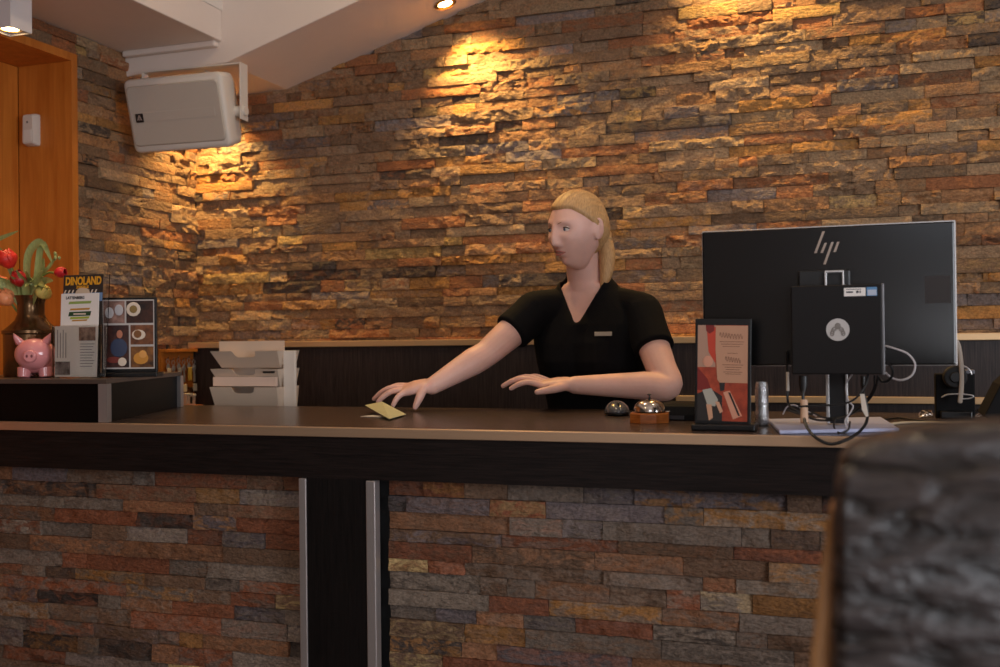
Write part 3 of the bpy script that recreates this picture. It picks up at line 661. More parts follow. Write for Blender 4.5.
# surface-mounted square spotlight top left
fr, fn, ff = onZ(32, 34, 2.225), onZ(7, 25.5, 2.225), onZ(10, 37, 2.225)
sq = abs(fr.x - ff.x)
sl = thing('ceiling_spotlight', 'white square surface-mounted spotlight by the orange wood', 'ceiling light', (fr.x - sq / 2, fr.y - sq / 2, 2.225))
ch = ZS - 2.225
m = MB(); h = sq / 2
m.box(-h, h, -h, -h + .004, 0, ch); m.box(-h, h, h - .004, h, 0, ch); m.box(-h, -h + .004, -h + .004, h - .004, 0, ch); m.box(h - .004, h, -h + .004, h - .004, 0, ch); m.box(-h + .004, h - .004, -h + .004, h - .004, .012, ch)
m.build('housing', pm('fixture_white', srgb(214, 206, 204), .5, vary=.02), sl)
MB().lathe([(h * .8, .012), (h * .8, .006), (h * .62, .006), (h * .6, .012)], 28, cap=False).build('reflector_ring', GOLD, sl, smooth=True)
MB().lathe([(.0005, .007), (h * .58, .008)], 24, cap=False).build('lamp_lens', LAMP, sl, smooth=True)
spot('spotlight_beam', (fr.x - h, fr.y - h, 2.218), 14, 1.5, .8)

# ------------------------------------------------------------------ things on the counter
# tilted key card and the flat card under it
cq = [onY(365, 405.5, 2.70), onY(382, 402, 2.735), onZ(406, 414.5, CT + .004), onZ(389, 419.2, CT + .004)]
c0 = Vector((cq[3].x, cq[3].y, CT + .002)); tc_ = thing('key_card', 'pale yellow-green card tilted up on the counter under the outstretched hand', 'card', c0)
e1 = (cq[2] - cq[3]); nrm_ = e1.cross(cq[0] - cq[3]).normalized() * .0012
m = MB(); L4 = [p - c0 for p in cq]; m.add(L4 + [p + nrm_ for p in L4], [[0, 1, 2, 3], [7, 6, 5, 4], [0, 4, 5, 1], [1, 5, 6, 2], [2, 6, 7, 3], [3, 7, 4, 0]])
m.build('card', pm('card_lime', srgb(206, 202, 152), .5, vary=.08, vscale=25), tc_)
f0 = onZ(376, 416.5, CT + .0008)
fc = thing('paper_card', 'white card lying flat on the counter under the tilted card', 'card', f0, -.25)
MB().box(-.036, .036, -.022, .03, 0, .0012).build('card', pm('card_white', srgb(226, 218, 206), .5, vary=.02), fc, bevel=.0003)

# computer mouse
mp_ = onZ(614, 416.0, CT); mz = thing('computer_mouse', 'dark grey glossy computer mouse left of the brass bell', 'computer mouse', (mp_.x, mp_.y + .035, CT + .0005), .35)
MO = pm('mouse_grey', srgb(78, 80, 86), .22, vary=.05, coat=.3)
m = MB(); m.ell((0, 0, .007), (0, 0, 0), 32, 18, lambda x, y, z: (x * .033 * (1 - .12 * y), y * .055, (z * .031 * (1 - .12 * max(0, -y)) if z > 0 else z * .001)))
sh_ = m.build('shell', MO, mz, smooth='all')
m = MB(); m.ell((0, 0, .004), (.0335, .056, .0042), 32, 8); m.build('underside', BLACKP, mz, smooth='all')
MB().tube([(-.0025, -.034, .0295), (.0025, -.034, .0295)], .006, 14).build('scroll_wheel', BLACKM, mz, smooth=True)

# brass bell on an octagonal wooden base
bb = onZ(646, 424.0, CT); ba = onZ(627, 420, CT); bW = .093
bl_ = thing('reception_bell', 'nickel reception bell on an octagonal orange wooden base', 'bell', (bb.x, bb.y + bW / 2, CT + .0005), .12)
oct_ = lambda r: [Vector((r * math.cos(PI / 8 + k * PI / 4), r * math.sin(PI / 8 + k * PI / 4), 0)) for k in range(8)]
m = MB(); m.loft([[p + Vector((0, 0, 0)) for p in oct_(bW / 2 * 1.06)], [p + Vector((0, 0, .021)) for p in oct_(bW / 2 * 1.06)], [p + Vector((0, 0, .024)) for p in oct_(bW / 2 * 1.01)]])
m.build('base', wood_mat('bell_wood', srgb(150, 80, 30), srgb(190, 112, 50), 6, (6, 6, 40), .3, .05), bl_)
R_ = .0385; m = MB(); m.lathe([(R_ * .9, .0255), (R_, .027), (R_ * .985, .034), (R_ * .9, .042), (R_ * .72, .049), (R_ * .45, .0535), (R_ * .15, .0555), (.001, .0555)], 40)
m.build('dome', CHROME, bl_, smooth=True)
MB().lathe([(.003, .0555), (.0024, .061), (.0018, .065)], 14).build('post', BLACKP, bl_, smooth=True)
MB().lathe([(.0015, .0645), (.0052, .066), (.0052, .0675), (.002, .069)], 16).build('plunger', BLACKP, bl_, smooth=True)
MB().tube([(R_ * .8, .0, .0255), (R_ * 1.22, -.002, .0262)], .0018, 8, round_ends=True).build('lever', CHROME, bl_, smooth=True)

# low black box behind the bell
k0 = onZ(680, 421, CT); kw = .105
BLACKR = pm('black_matte', srgb(14, 13, 14), .7, spec=.2, vary=.05)
kb = thing('card_terminal', 'low black box device between the brass bell and the menu stand', 'device', (k0.x, k0.y + .06, CT + .0005), -.05)
kh = (onY(680, 403, k0.y + .06).z - CT)
MB().prism([(-.055, 0), (.08, 0), (.08, kh), (-.035, kh), (-.05, kh * .85), (-.055, kh * .35)], 'x', -kw / 2, kw / 2).build('case', BLACKR, kb, bevel=.002)
m = MB(); m.box(-.03, .012, -.0575, -.0545, kh * .08, kh * .3); m.build('slot', pm('slot_grey', srgb(52, 52, 56), .35), kb)

# menu stand
TLm, TRm, BRm, BLm = (694.3, 319.4), (750.8, 318.8), (754, 423.4), (698.3, 420.7)
mb_ = onZ(727, 431.5, CT); mY = mb_.y + .032
mw = (onY(752.3, 371, mY).x - onY(696.3, 371, mY).x); mh = onY(723, 319, mY).z - CT
ms = thing('menu_stand', 'black framed menu stand with salmon photos, left of the monitor', 'menu stand', (onY(722.5, 424, mY).x, mY, CT + .0005), .0)
MB().box(-mw / 2 - .004, mw / 2 + .012, -.03, .045, 0, .014).build('foot', BLACKG, ms, bevel=.003)
fr_ = MB().box(-mw / 2, mw / 2, -.006, .006, 0, mh - .012).build('frame', BLACKG, ms, bevel=.0015); fr_.location = (0, 0, .012); fr_.rotation_euler = (0, .022, 0)
mh2 = mh - .012
po = MB().box(-mw / 2 + .006, mw / 2 - .007, -.0066, -.006, .008, mh2 - .014).build('poster', pm('poster_salmon', srgb(128, 44, 28), .5, col2=srgb(186, 76, 46), vscale=40, stretch=(1, 1, 1)), fr_)
XP = lambda u: -mw / 2 + .006 + u * (mw - .013); ZP = lambda v: .008 + v * (mh2 - .022)
def patch(pts, mat, nm, lay=1): return MB().prism([(XP(a), ZP(b)) for a, b in pts], 'y', -.0066 - .0003 * lay, -.0066 - .0003 * (lay - 1)).build(nm, mat, po)
BG_ = lm('print_blush', 178, 138, 116); RD = lm('print_red_cloth', 126, 36, 30); DK = lm('print_dark', 42, 36, 34); GRY = lm('print_fish', 176, 170, 156); SAL = lm('print_salmon', 214, 150, 122); TX = lm('print_text', 120, 78, 56); SKN = lm('print_arm', 206, 154, 122)
patch([(0, 1), (.36, 1), (.36, .56), (0, .56)], BG_, 'printed_shape')
patch([(0, .56), (.2, .44), (.3, .30), (.0, .32)], RD, 'printed_shape')
patch([(.18, .98), (.36, .98), (.36, .60), (.22, .72), (.2, .84)], lm('print_shirt', 196, 66, 44), 'printed_shape', 2)
patch([(.16, 1), (.33, 1), (.33, .94), (.24, .91), (.17, .94)], RD, 'printed_shape', 3)
patch([(.36, .995), (1, .995), (1, .40), (.45, .40), (.40, .43), (.36, .75)], pm('menu_panel', srgb(196, 146, 116), .55, vary=.03), 'text_panel', 3)
patch([(.0, .28), (.25, .34), (.5, .26), (.5, .0), (0, .0)], DK, 'printed_shape', 1)
patch([(.1, .32), (.28, .34), (.42, .22), (.36, .15), (.2, .17)], GRY, 'printed_shape', 2)
patch([(.18, .17), (.29, .17), (.32, .03), (.24, .0)], SKN, 'printed_shape', 3); patch([(.36, .2), (.44, .2), (.52, .1), (.46, .08)], SKN, 'printed_shape', 3)
patch([(.52, .30), (.65, .32), (.90, .06), (.72, .02)], SAL, 'printed_shape', 2); patch([(.62, .30), (.66, .30), (.86, .06), (.82, .06)], DK, 'printed_shape', 3)
patch([(.44, .40), (.56, .40), (.54, .32), (.46, .31)], DK, 'printed_shape', 2)
m = MB(); m.ell((XP(.21), -.0074, ZP(.62)), (.011, .0004, .013), 20, 6); m.build('printed_plate', SAL, po, smooth='all')
def scribble(u0, u1_, v, amp, nw):
    pts = [(XP(u0 + (u1_ - u0) * k / (nw * 4)), -.0077, ZP(v) + amp * math.sin(k * PI / 2) * (1 + .4 * math.sin(k * 1.7))) for k in range(nw * 4 + 1)]
    return MB().tube(crom(pts, 3), .00045, 5).build('printed_script', TX, po)
scribble(.44, .90, .89, .0055, 8); scribble(.56, .86, .64, .0055, 6)
for v, a, b in ((.825, .44, .92), (.80, .47, .90), (.775, .5, .84), (.705, .6, .8), (.585, .5, .92), (.56, .55, .88), (.535, .57, .84), (.51, .52, .9), (.49, .56, .86)):
    MB().box(XP(a), XP(b), -.0078, -.0073, ZP(v), ZP(v) + .0011).build('printed_line', TX, po)

# silvery jar
jb = onZ(761.5, 426, CT); jr = .0155; jz = onY(762, 382, jb.y + jr).z - CT
jar = thing('glass_jar', 'small waisted silvery glass jar right of the menu stand', 'jar', (jb.x, jb.y + jr, CT + .0005))
m = MB(); m.lathe([(jr * .85, 0), (jr, .003), (jr * 1.02, jz * .30), (jr * .9, jz * .42), (jr * .97, jz * .5), (jr * 1.0, jz * .82), (jr * .92, jz * .93), (jr * .78, jz), (jr * .74, jz), (jr * .86, jz * .9), (jr * .9, jz * .55), (jr * .8, jz * .1), (.001, jz * .06)], 28)
m.build('glass', pm('silver_glass', srgb(206, 206, 208), .14, .75, vary=.3, vscale=60, bump=.5, bscale=220), jar, smooth=True)

# monitor seen from behind
MY = 2.42
mx0, mx1 = onY(702.5, 300, MY).x, onY(956.5, 290, MY).x
mz1 = (onY(703, 231, MY).z + onY(956, 220, MY).z) / 2; mz0 = onY(940, 365, MY).z
mc = Vector(((mx0 + mx1) / 2, MY, CT + .0005))
mon = thing('computer_monitor', 'large black computer monitor seen from behind with slanted silver letters', 'monitor', mc)
z0_, z1_ = mz0 - CT, mz1 - CT; hwid = (mx1 - mx0) / 2
BLK = pm('monitor_back', srgb(9, 9, 11), .2, bump=.01, bscale=600, spec=.45)
MB().box(-hwid + .001, hwid - .003, 0, .022, z0_, z1_ - .003).build('back_shell', BLK, mon, bevel=.003)
m = MB(); m.box(-hwid, hwid, .008, .034, z1_ - .003, z1_); m.box(hwid - .003, hwid, .008, .034, z0_, z1_ - .003); m.box(-hwid, -hwid + .002, .008, .034, z0_, z1_ - .003); m.box(-hwid, hwid, .008, .034, z0_ - .002, z0_)
m.build('bezel', SILVER, mon, bevel=.0008)
MB().box(-hwid + .004, hwid - .004, .0335, .0345, z0_ + .01, z1_ - .006).build('screen', BLACKG, mon)
# logo: four slanted bars
lz = lambda y: onY(827, y, MY).z - CT; lx = lambda x, y: onY(x, y, MY).x - mc.x
for (xa, ya, xb, yb) in ((823.3, 231.5, 815.7, 253), (825.5, 243, 822, 253), (832.2, 242.5, 824.8, 264.5), (838, 242.5, 835, 252.5)):
    w2 = .0034
    MB().prism([(lx(xb, yb) - w2, lz(yb)), (lx(xb, yb) + w2 * .6, lz(yb)), (lx(xa, ya) + w2, lz(ya)), (lx(xa, ya) - w2 * .6, lz(ya))], 'y', -.0012, .0005).build('logo_bar', CHROME, mon)
sx0, sz0 = lx(925, 307), lz(307.5) + .004; sx1, sz1 = lx(950.5, 281), lz(281) + .004
MB().box(sx0, sx1, -.0008, .0003, sz0, sz1).build('dark_sticker', pm('sticker_brown', srgb(40, 32, 30), .6, vary=.08), mon)
# stand column, tilt housing and base
cx0, cx1 = onY(826, 400, 2.375).x - mc.x, onY(848, 400, 2.375).x - mc.x
yS = 2.375 - MY
ztop = onY(834, 271, 2.36).z - CT
m = MB(); m.box(cx0, cx0 + .007, yS, yS + .03, .012, ztop - .03); m.box(cx1 - .005, cx1, yS, yS + .03, .012, ztop - .03)
m.build('column_rails', SILVER, mon, bevel=.001)
MB().box(cx0 + .007, cx1 - .005, yS + .004, yS + .028, .012, ztop - .02).build('column_core', BLACKP, mon)
hx0, hx1 = onY(824.5, 280, 2.35).x - mc.x, onY(844, 280, 2.35).x - mc.x
hy = 2.352 - MY; hz0 = onY(834, 300, 2.352).z - CT
m = MB(); m.box(hx0, hx0 + .004, hy, hy + .02, hz0, ztop); m.box(hx1 - .004, hx1, hy, hy + .02, hz0, ztop); m.box(hx0 + .004, hx1 - .004, hy, hy + .02, ztop - .004, ztop)
m.build('mount_loop', SILVER, mon, bevel=.0008)
MB().box(-.055, .055, yS + .02, .003, z0_ + .09, z1_ - .10).build('stand_head', BLACKP, mon, bevel=.004)
bq = [onZ(779.5, 430.5, CT + .008), onZ(899.5, 428.3, CT + .008), onZ(881, 417, CT + .008), onZ(768, 419, CT + .008)]
MB().prism([(p.x - mc.x, p.y - mc.y) for p in bq], 'z', 0, .008).build('base', pm('base_silver', srgb(182, 187, 220), .5, 0, vary=.03), mon, bevel=.002)
# mini computer mounted behind the monitor
PY = 2.255
p0, p1 = onY(791, 330, PY), onY(882.5, 330, PY); pz1, pz0 = onY(837, 285, PY).z, onY(837, 374.5, PY).z
pcx = (p0.x + p1.x) / 2; pwid = (p1.x - p0.x) / 2
pc = thing('mini_computer', 'flat square black computer with round emblem mounted behind the monitor', 'computer', (pcx, PY, pz0))
ph = pz1 - pz0
MB().box(-pwid, pwid, 0, .034, 0, ph).build('case', pm('pc_black', srgb(19, 15, 15), .6, spec=.3, bump=.04, bscale=500), pc, bevel=.003)
MB().box(pwid - .001, pwid + .004, .002, .032, -.001, ph + .001).build('front_bezel', pm('pc_bezel', srgb(120, 118, 120), .4, .5), pc, bevel=.001)
MB().box(-.04, .04, .034, .084, ph * .35, ph * .72).build('mount_bracket', BLACKP, pc, bevel=.002)
ex, ez = onY(837.8, 329.7, PY).x - pcx, onY(837.8, 329.7, PY).z - pz0; er = 11.2 * 2.14 / F
m = MB(); m.tube([(ex, -.0006, ez), (ex, .0004, ez)], er, 40); emb = m.build('emblem', pm('emblem_silver', srgb(196, 190, 186), .4, .2, vary=.03), pc)
GL = lm('emblem_grey', 132, 124, 118)
m = MB(); m.ell((ex, -.0008, ez + er * .32), (er * .27, .0005, er * .30), 16, 8); m.build('emblem_figure', GL, emb, smooth='all')
for s in (-1, 1):
    for k in range(3):
        a = [(ex + s * er * .12, -.001, ez + er * (.15 - .1 * k)), (ex + s * er * (.34 + .1 * k), -.001, ez + er * (.2 - .18 * k)), (ex + s * er * (.50 + .05 * k), -.001, ez + er * (-.02 - .2 * k)), (ex + s * er * (.36 + .05 * k), -.001, ez + er * (-.22 - .16 * k)), (ex + s * er * (.26 + .03 * k), -.001, ez + er * (-.08 - .16 * k))]
        MB().tube(crom(a, 5), er * .045, 6).build('emblem_curl', GL, emb)
lx0, lx1 = onY(844, 290, PY).x - pcx, onY(865.5, 290, PY).x - pcx; lz1, lz0 = onY(860, 287.6, PY).z - pz0, onY(860, 296, PY).z - pz0
la = MB().box(lx0, lx1, -.0006, .0003, lz0, lz1).build('white_label', PAPER, pc)
m = MB(); hh = lz1 - lz0
for k, (a, b) in enumerate(((.1, .42), (.56, .68), (.72, .78))): m.box(lx0 + a * (lx1 - lx0), lx0 + b * (lx1 - lx0), -.0009, -.0006, lz0 + hh * (.36 if k else .40), lz0 + hh * (.64 if k else .58))
m.box(lx0 + .1 * (lx1 - lx0), lx0 + .8 * (lx1 - lx0), -.0009, -.0006, lz0 + hh * .78, lz0 + hh * .86)
m.build('label_print', INK, la)
lx2, lx3 = onY(866.6, 290, PY).x - pcx, onY(877, 290, PY).x - pcx
lb_ = MB().box(lx2, lx3, -.0006, .0003, lz0, lz1 + .0005).build('blue_label', lm('label_blue', 92, 140, 186), pc)
MB().box(lx2 + .002, lx3 - .001, -.0008, -.0006, lz0 + .001, lz0 + hh * .72).build('label_panel', lm('label_ice', 184, 192, 208), lb_)

# headset and its charging base
hb = onZ(954, 418.5, CT); hY = hb.y + .01
hx = lambda x, y=390: onY(x, y, hY).x; hzf = lambda y: onY(955, y, hY).z - CT
hc = Vector(((hx(935.5) + hx(975)) / 2, hY, CT + .0005)); hwd = (hx(975) - hx(935.5)) / 2
hs_ = thing('charging_dock', 'black headset charging dock right of the monitor', 'charging dock', hc)
zb_ = hzf(374)
MB().box(-hwd, hwd, .0, .05, 0, zb_).build('case', BLACKR, hs_, bevel=.003)
MB().box(hwd * .55, hwd, -.0006, .05, zb_ - .0, zb_ + .009).build('corner_cap', pm('cap_grey', srgb(120, 120, 128), .4), hs_, bevel=.001)
MB().box(-hwd * .8, hwd * .8, -.03, .0, 0, .018).build('front_lip', BLACKG, hs_, bevel=.003)
hd_ = thing('headset', 'black wireless headset with thin beige headband resting on its charging dock', 'headset', hc + Vector((0, -.004, 0)))
ez_ = hzf(377); er_ = .027
ex_ = hx(956) - hc.x
m = MB(); m.tube([(ex_ - .003, -.028, ez_), (ex_ - .003, -.002, ez_)], [er_, er_ * 1.05], 32); m.build('ear_cup', BLACKM, hd_, smooth=True, bevel=.004)
MB().tube([(ex_ - .003, -.032, ez_), (ex_ - .003, -.027, ez_)], [.012, .014], 24).build('ear_cup_cap', BLACKP, hd_, smooth=True, bevel=.001)
arc = [(ex_ + .014 * 1 + er_ * .9 * math.sin(a) - .004, -.012, ez_ + er_ * 1.0 * math.cos(a)) for a in np.linspace(.1, 1.3, 10)]
MB().tube(arc, .0024, 8, round_ends=True).build('rim_highlight_ring', SILVER, hd_, smooth=True)
band = [onY(x, y, hY - .035) - (hc + Vector((0, -.004, 0))) for x, y in ((960, 402), (961.5, 385), (961.2, 365), (959, 348), (956.5, 341))]
MB().tube(crom(band, 6), .0034, 8, flat=1.6, round_ends=True).build('headband', pm('band_beige', srgb(180, 164, 148), .4), hd_, smooth=True)
band2 = [onY(x, y, hY - .02) - (hc + Vector((0, -.004, 0))) for x, y in ((956.5, 341), (954, 346), (953.5, 358), (954, 368))]
MB().tube(crom(band2, 6), .0036, 8, round_ends=True).build('headband_rear', BLACKP, hd_, smooth=True)
boom = [onY(x, y, hY - .036) - (hc + Vector((0, -.004, 0))) for x, y in ((942, 397), (948, 394.5), (960, 394), (970, 395), (973.5, 396.5), (969, 398.5), (960, 399))]
MB().tube(crom(boom, 6), .0018, 8, round_ends=True).build('microphone_boom', SILVER, hd_, smooth=True)

# slanted black device at the right end
wY = 2.47; w0 = onZ(984, 418, CT)
wd = thing('desk_telephone', 'black slanted wedge of a desk device at the counter right of the headset', 'device', (w0.x, wY, CT + .0005))
wx = lambda x: onY(x, 400, wY).x - w0.x; wz = lambda y: onY(990, y, wY).z - CT
MB().prism([(0, 0), (wx(1002), 0), (wx(1050), wz(352)), (wx(1038), wz(350)), (wx(1000) - .002, wz(384)), (wx(982.5), wz(415))], 'y', -.03, .11).build('slanted_panel', BLACKR, wd, bevel=.003)
MB().box(wx(1002), wx(1050), -.02, .1, 0, .02).build('foot', BLACKP, wd, bevel=.003)

# cables
CB = pm('cable_black', srgb(20, 19, 20), .4); CG = pm('cable_pale', srgb(196, 190, 192), .35); CBE = pm('cable_beige', srgb(206, 186, 156), .5)
TAGM = pm('cable_tag', srgb(206, 170, 142), .6, vary=.05); TAGW = pm('cable_tag_white', srgb(218, 206, 192), .6, vary=.03)
def cable(label, pts, rad, mat, n=8, name='cable'):
    """pts: (px, py, Y) or (px, py, None) when it lies on the counter"""
    P = [onY(x, y, Y) if Y is not None else onZ(x, y, CT + rad + .0008) for x, y, Y in pts]
    o = thing(name, label, 'cable', P[0], 0, 'cables below the small computer')
    MB().tube(crom([p - P[0] for p in P], n), rad, 8, round_ends=True).build('cord', mat, o, smooth=True); return o, P
def plug(o, P0, a, b, w0, w1, mat, nm='plug'):
    A = onY(*a) - P0; B = onY(*b) - P0; return MB().tube([A, A * .5 + B * .5, B], [w0, w0, w1], 12, flat=.7).build(nm, mat, o, smooth=True, bevel=.001)
c, P = cable('thick black cable looping over the counter edge, with tan and white paper tags', [(803, 392, 2.262), (803.5, 410, 2.25), (806, 425, 2.22), (815, 437, 2.182), (830, 444, 2.176), (846, 440, 2.18), (859, 432, 2.215), (867, 420, 2.25), (866, 402, 2.262), (863, 391, 2.268)], .0032, CB)
plug(c, P[0], (803, 376, 2.268), (803, 393, 2.264), .009, .005, BLACKP); plug(c, P[0], (863.5, 376, 2.268), (863, 392, 2.268), .0085, .005, BLACKP)
plug(c, P[0], (804, 400, 2.249), (804.5, 423, 2.236), .0078, .0085, TAGM, 'tan_tag')
A = [onY(x, y, 2.244) - P[0] for x, y in ((860, 394), (864.5, 394), (868.5, 416), (866, 417), (862, 410))]; m = MB(); m.add(A + [p + Vector((0, .0015, 0)) for p in A], [[0, 1, 2, 3, 4], [9, 8, 7, 6, 5]] + [[i, (i + 1) % 5, 5 + (i + 1) % 5, 5 + i] for i in range(5)]); m.build('white_tag', TAGW, c)
cable('thin black cable running level under the small computer, tag to tag', [(799, 406.5, 2.24), (820, 405.5, 2.243), (842, 404, 2.246), (856, 398, 2.252), (866, 384, 2.262), (868, 375, 2.270)], .0022, CB)
cable('black cable sagging behind the tan tag and rising at the right', [(788, 410, 2.36), (800, 414, 2.35), (818, 420, 2.34), (838, 419, 2.33), (856, 411, 2.325), (870, 398, 2.315), (876, 386, 2.30), (878, 376, 2.29)], .0026, CB)
cable('black cable crossing low in front of the monitor column', [(812, 412, 2.345), (826, 418, 2.335), (846, 416, 2.33), (862, 405, 2.325), (873, 390, 2.305), (874.5, 376, 2.285)], .0022, CB)
cable('grey-white cable curling in front of the monitor column', [(852, 374.5, 2.31), (846, 385, 2.315), (848, 400, 2.31), (853, 406, 2.31), (850, 413, 2.31), (845, 421, 2.31), (848, 431, 2.305)], .0017, CG)
cable('black wire hanging in a small loop at the monitor foot', [(836, 418, 2.30), (834, 427, 2.29), (840, 433, 2.28), (848, 430, 2.285), (850, 422, 2.295)], .002, CB)
cable('large pale grey cable loop hanging right of the small computer', [(886, 346, 2.30), (896, 349, 2.29), (908, 354, 2.285), (915, 364, 2.285), (912, 375, 2.285), (902, 380, 2.29), (892, 378, 2.30), (886, 373, 2.30)], .0021, CG)
cable('dark small cable loop close against the small computer', [(885, 363, 2.295), (891, 366, 2.29), (893, 373, 2.29), (889, 380, 2.295), (883, 382, 2.30), (878, 376, 2.31)], .0026, CB)
c, P = cable('upright black lead with a white label left of the small computer', [(787, 352, 2.395), (787, 368, 2.39), (787.5, 385, 2.385), (788, 402, 2.38), (793, 409, 2.36), (803, 413, 2.36), (812, 414, 2.36)], .0028, CB)
plug(c, P[0], (787.5, 372, 2.386), (787.8, 391, 2.383), .0048, .0052, TAGW, 'white_label')
cable('grey wire curled on the monitor foot left of the column', [(783, 414, 2.42), (787, 407, 2.415), (794, 405, 2.41), (803, 409, 2.405), (816, 416, 2.40)], .0017, CG)
cable('black cord lying on the counter toward the charging dock', [(884, 419.5, None), (900, 418, None), (918, 420.5, None), (936, 421.5, None), (950, 420.5, None)], .002, CB)
cable('beige cable lying along the counter in front of the charging dock', [(890, 424, None), (905, 422.5, None), (925, 422.3, None), (950, 422.5, None), (975, 422.5, None), (995, 424, None)], .0026, CBE)
for i, (px, py, lb_) in enumerate(((926, 415, 'small tangle of shiny clear wire left of the charging dock'), (980, 414, 'small tangle of shiny clear wire right of the charging dock'))):
    p = onZ(px, py + 4, CT); o = thing('wire_tangle', lb_, 'wire', p + Vector((0, 0, .001)), 0, 'wire tangles by the charging dock')
    pts = [(.013 * math.cos(a * 2.3 + i) * (1 + .3 * math.sin(a * 1.7)), .008 * math.sin(a * 3.1), .011 + .0085 * math.sin(a * 2.7 + 1)) for a in np.linspace(0, 9, 46)]
    MB().tube(pts, .0013, 6, round_ends=True).build('coil', CHROME, o, smooth=True)

# ------------------------------------------------------------------ armchair in the foreground
def leather():
    m = bpy.data.materials.new('wrinkled_dark_leather'); m.use_nodes = True; nt = m.node_tree; b = nt.nodes['Principled BSDF']; L = nt.links
    tc = nt.nodes.new('ShaderNodeTexCoord'); mp = nt.nodes.new('ShaderNodeMapping'); mp.inputs['Rotation'].default_value = (0, -.42, 0); mp.inputs['Scale'].default_value = (17, 17, 58)
    L.new(tc.outputs['Object'], mp.inputs['Vector'])
    n = nt.nodes.new('ShaderNodeTexNoise'); n.inputs['Scale'].default_value = 1; n.inputs['Detail'].default_value = 3; n.inputs['Distortion'].default_value = .5; L.new(mp.outputs['Vector'], n.inputs['Vector'])
    r = nt.nodes.new('ShaderNodeValToRGB'); r.color_ramp.elements[0].position = .38; r.color_ramp.elements[1].position = .62; r.color_ramp.elements[0].color = srgb(20, 16, 16); r.color_ramp.elements[1].color = srgb(70, 63, 63)
    L.new(n.outputs['Fac'], r.inputs['Fac']); L.new(r.outputs['Color'], b.inputs['Base Color'])
    bp = nt.nodes.new('ShaderNodeBump'); bp.inputs['Strength'].default_value = .9; bp.inputs['Distance'].default_value = .012; L.new(n.outputs['Fac'], bp.inputs['Height']); L.new(bp.outputs['Normal'], b.inputs['Normal'])
    b.inputs['Roughness'].default_value = .33; b.inputs['Specular IOR Level'].default_value = .7; return m
LEATHER = leather()
AY = .78
ax0 = onY(834, 500, AY).x; azt = onY(1000, 425, AY).z
AW = .50
ac = thing('armchair', 'high-backed dark wrinkled leather chair with tan wooden side, close in the foreground', 'chair', (ax0 + AW / 2, AY, 0))
xl = lambda x, y: onY(x, y, AY).x - ax0 - AW / 2
out = [(xl(831, 667), onY(831, 667, AY).z - .25)] + [(xl(x, y), onY(x, y, AY).z) for x, y in ((829, 667), (832, 560), (833, 505), (835, 478), (839, 463), (847, 453), (861, 446), (885, 439), (910, 434), (950, 429), (1000, 425))]
zc_ = out[-1][1]
top = [(x, z) for x, z in out] + [(-.05 + .02, zc_ + .004), (.03, zc_ + .005)]
full = top + [(-x, z) for x, z in out[::-1]]
m = MB(); rings = []
for (yy, inset) in ((0.0, .012), (.006, .004), (.016, 0), (.07, 0), (.085, .006), (.094, .02)):
    cxm, czm = 0, zc_ - .3
    ring = []
    for x, z in full:
        d = Vector((x - cxm, 0, z - czm)); ln = d.length; d = d * ((ln - inset) / ln); ring.append((cxm + d.x, yy, czm + d.z))
    rings.append(ring)
m.loft(rings); zbot = full[0][1]
m.build('backrest', LEATHER, ac, smooth=True)
MB().prism([(-AW / 2 + .01, zbot + .02), (AW / 2 - .01, zbot + .02), (AW / 2 - .01, .40), (-AW / 2 + .01, .40)], 'y', .008, .085).build('lower_back', LEATHER, ac, bevel=.01)
MB().box(-AW / 2 + .01, AW / 2 - .01, .06, .56, .36, .47).build('seat', LEATHER, ac, bevel=.03, bseg=4)
TAN = wood_mat('tan_wood', srgb(150, 104, 60), srgb(182, 132, 82), 5, (12, 12, 1.5), .45, .08)
wl = [(xl(835.5, 512), onY(835, 512, AY).z), (xl(828, 515), onY(828, 515, AY).z), (xl(819, 580), onY(819, 580, AY).z), (xl(809, 667), onY(809, 667, AY).z), (xl(800, 667) , .75), (xl(800, 667), .0), (xl(800, 667) + .035, .0), (xl(800, 667) + .035, .7), (xl(836, 667), onY(836, 667, AY).z)]
for s in (1, -1):
    MB().prism([(x * s, z) for x, z in wl], 'y', .03, .075).build('side_post', TAN, ac, bevel=.003)
    MB().box(s * (AW / 2 + .012) - .018, s * (AW / 2 + .012) + .018, .52, .56, 0, .62).build('front_leg', TAN, ac, bevel=.003)
    MB().box(s * (AW / 2 + .012) - .02, s * (AW / 2 + .012) + .02, .03, .58, .62, .65).build('armrest', TAN, ac, bevel=.008)

# ------------------------------------------------------------------ the receptionist
def voxel(m, name, mat, parent, size, smooth_it=4, fac=.5):
    tmp = m.build('tmp_' + name, mat, None, weld=False)
    r = tmp.modifiers.new('r', 'REMESH'); r.mode = 'VOXEL'; r.voxel_size = size; r.use_smooth_shade = True
    s = tmp.modifiers.new('s', 'SMOOTH'); s.factor = fac; s.iterations = smooth_it
    dg = bpy.context.evaluated_depsgraph_get(); me = bpy.data.meshes.new_from_object(tmp.evaluated_get(dg)); me.name = name
    bpy.data.objects.remove(tmp)
    me.materials.clear(); me.materials.append(mat)
    me.polygons.foreach_set('use_smooth', [True] * len(me.polygons))
    o = bpy.data.objects.new(name, me); COL.objects.link(o)
    if parent: o.parent = parent
    return o
def sm(a, b, x): t = max(0, min(1, (x - a) / (b - a))); return t * t * (3 - 2 * t)
PX = onY(588, 340, 3.10).x
PB = Vector((PX, 3.14, 0))
per = None   # the body mesh is the person itself
V = lambda p: Vector(p) - PB
YAWT = math.radians(-8)
cy, sy = math.cos(YAWT), math.sin(YAWT)
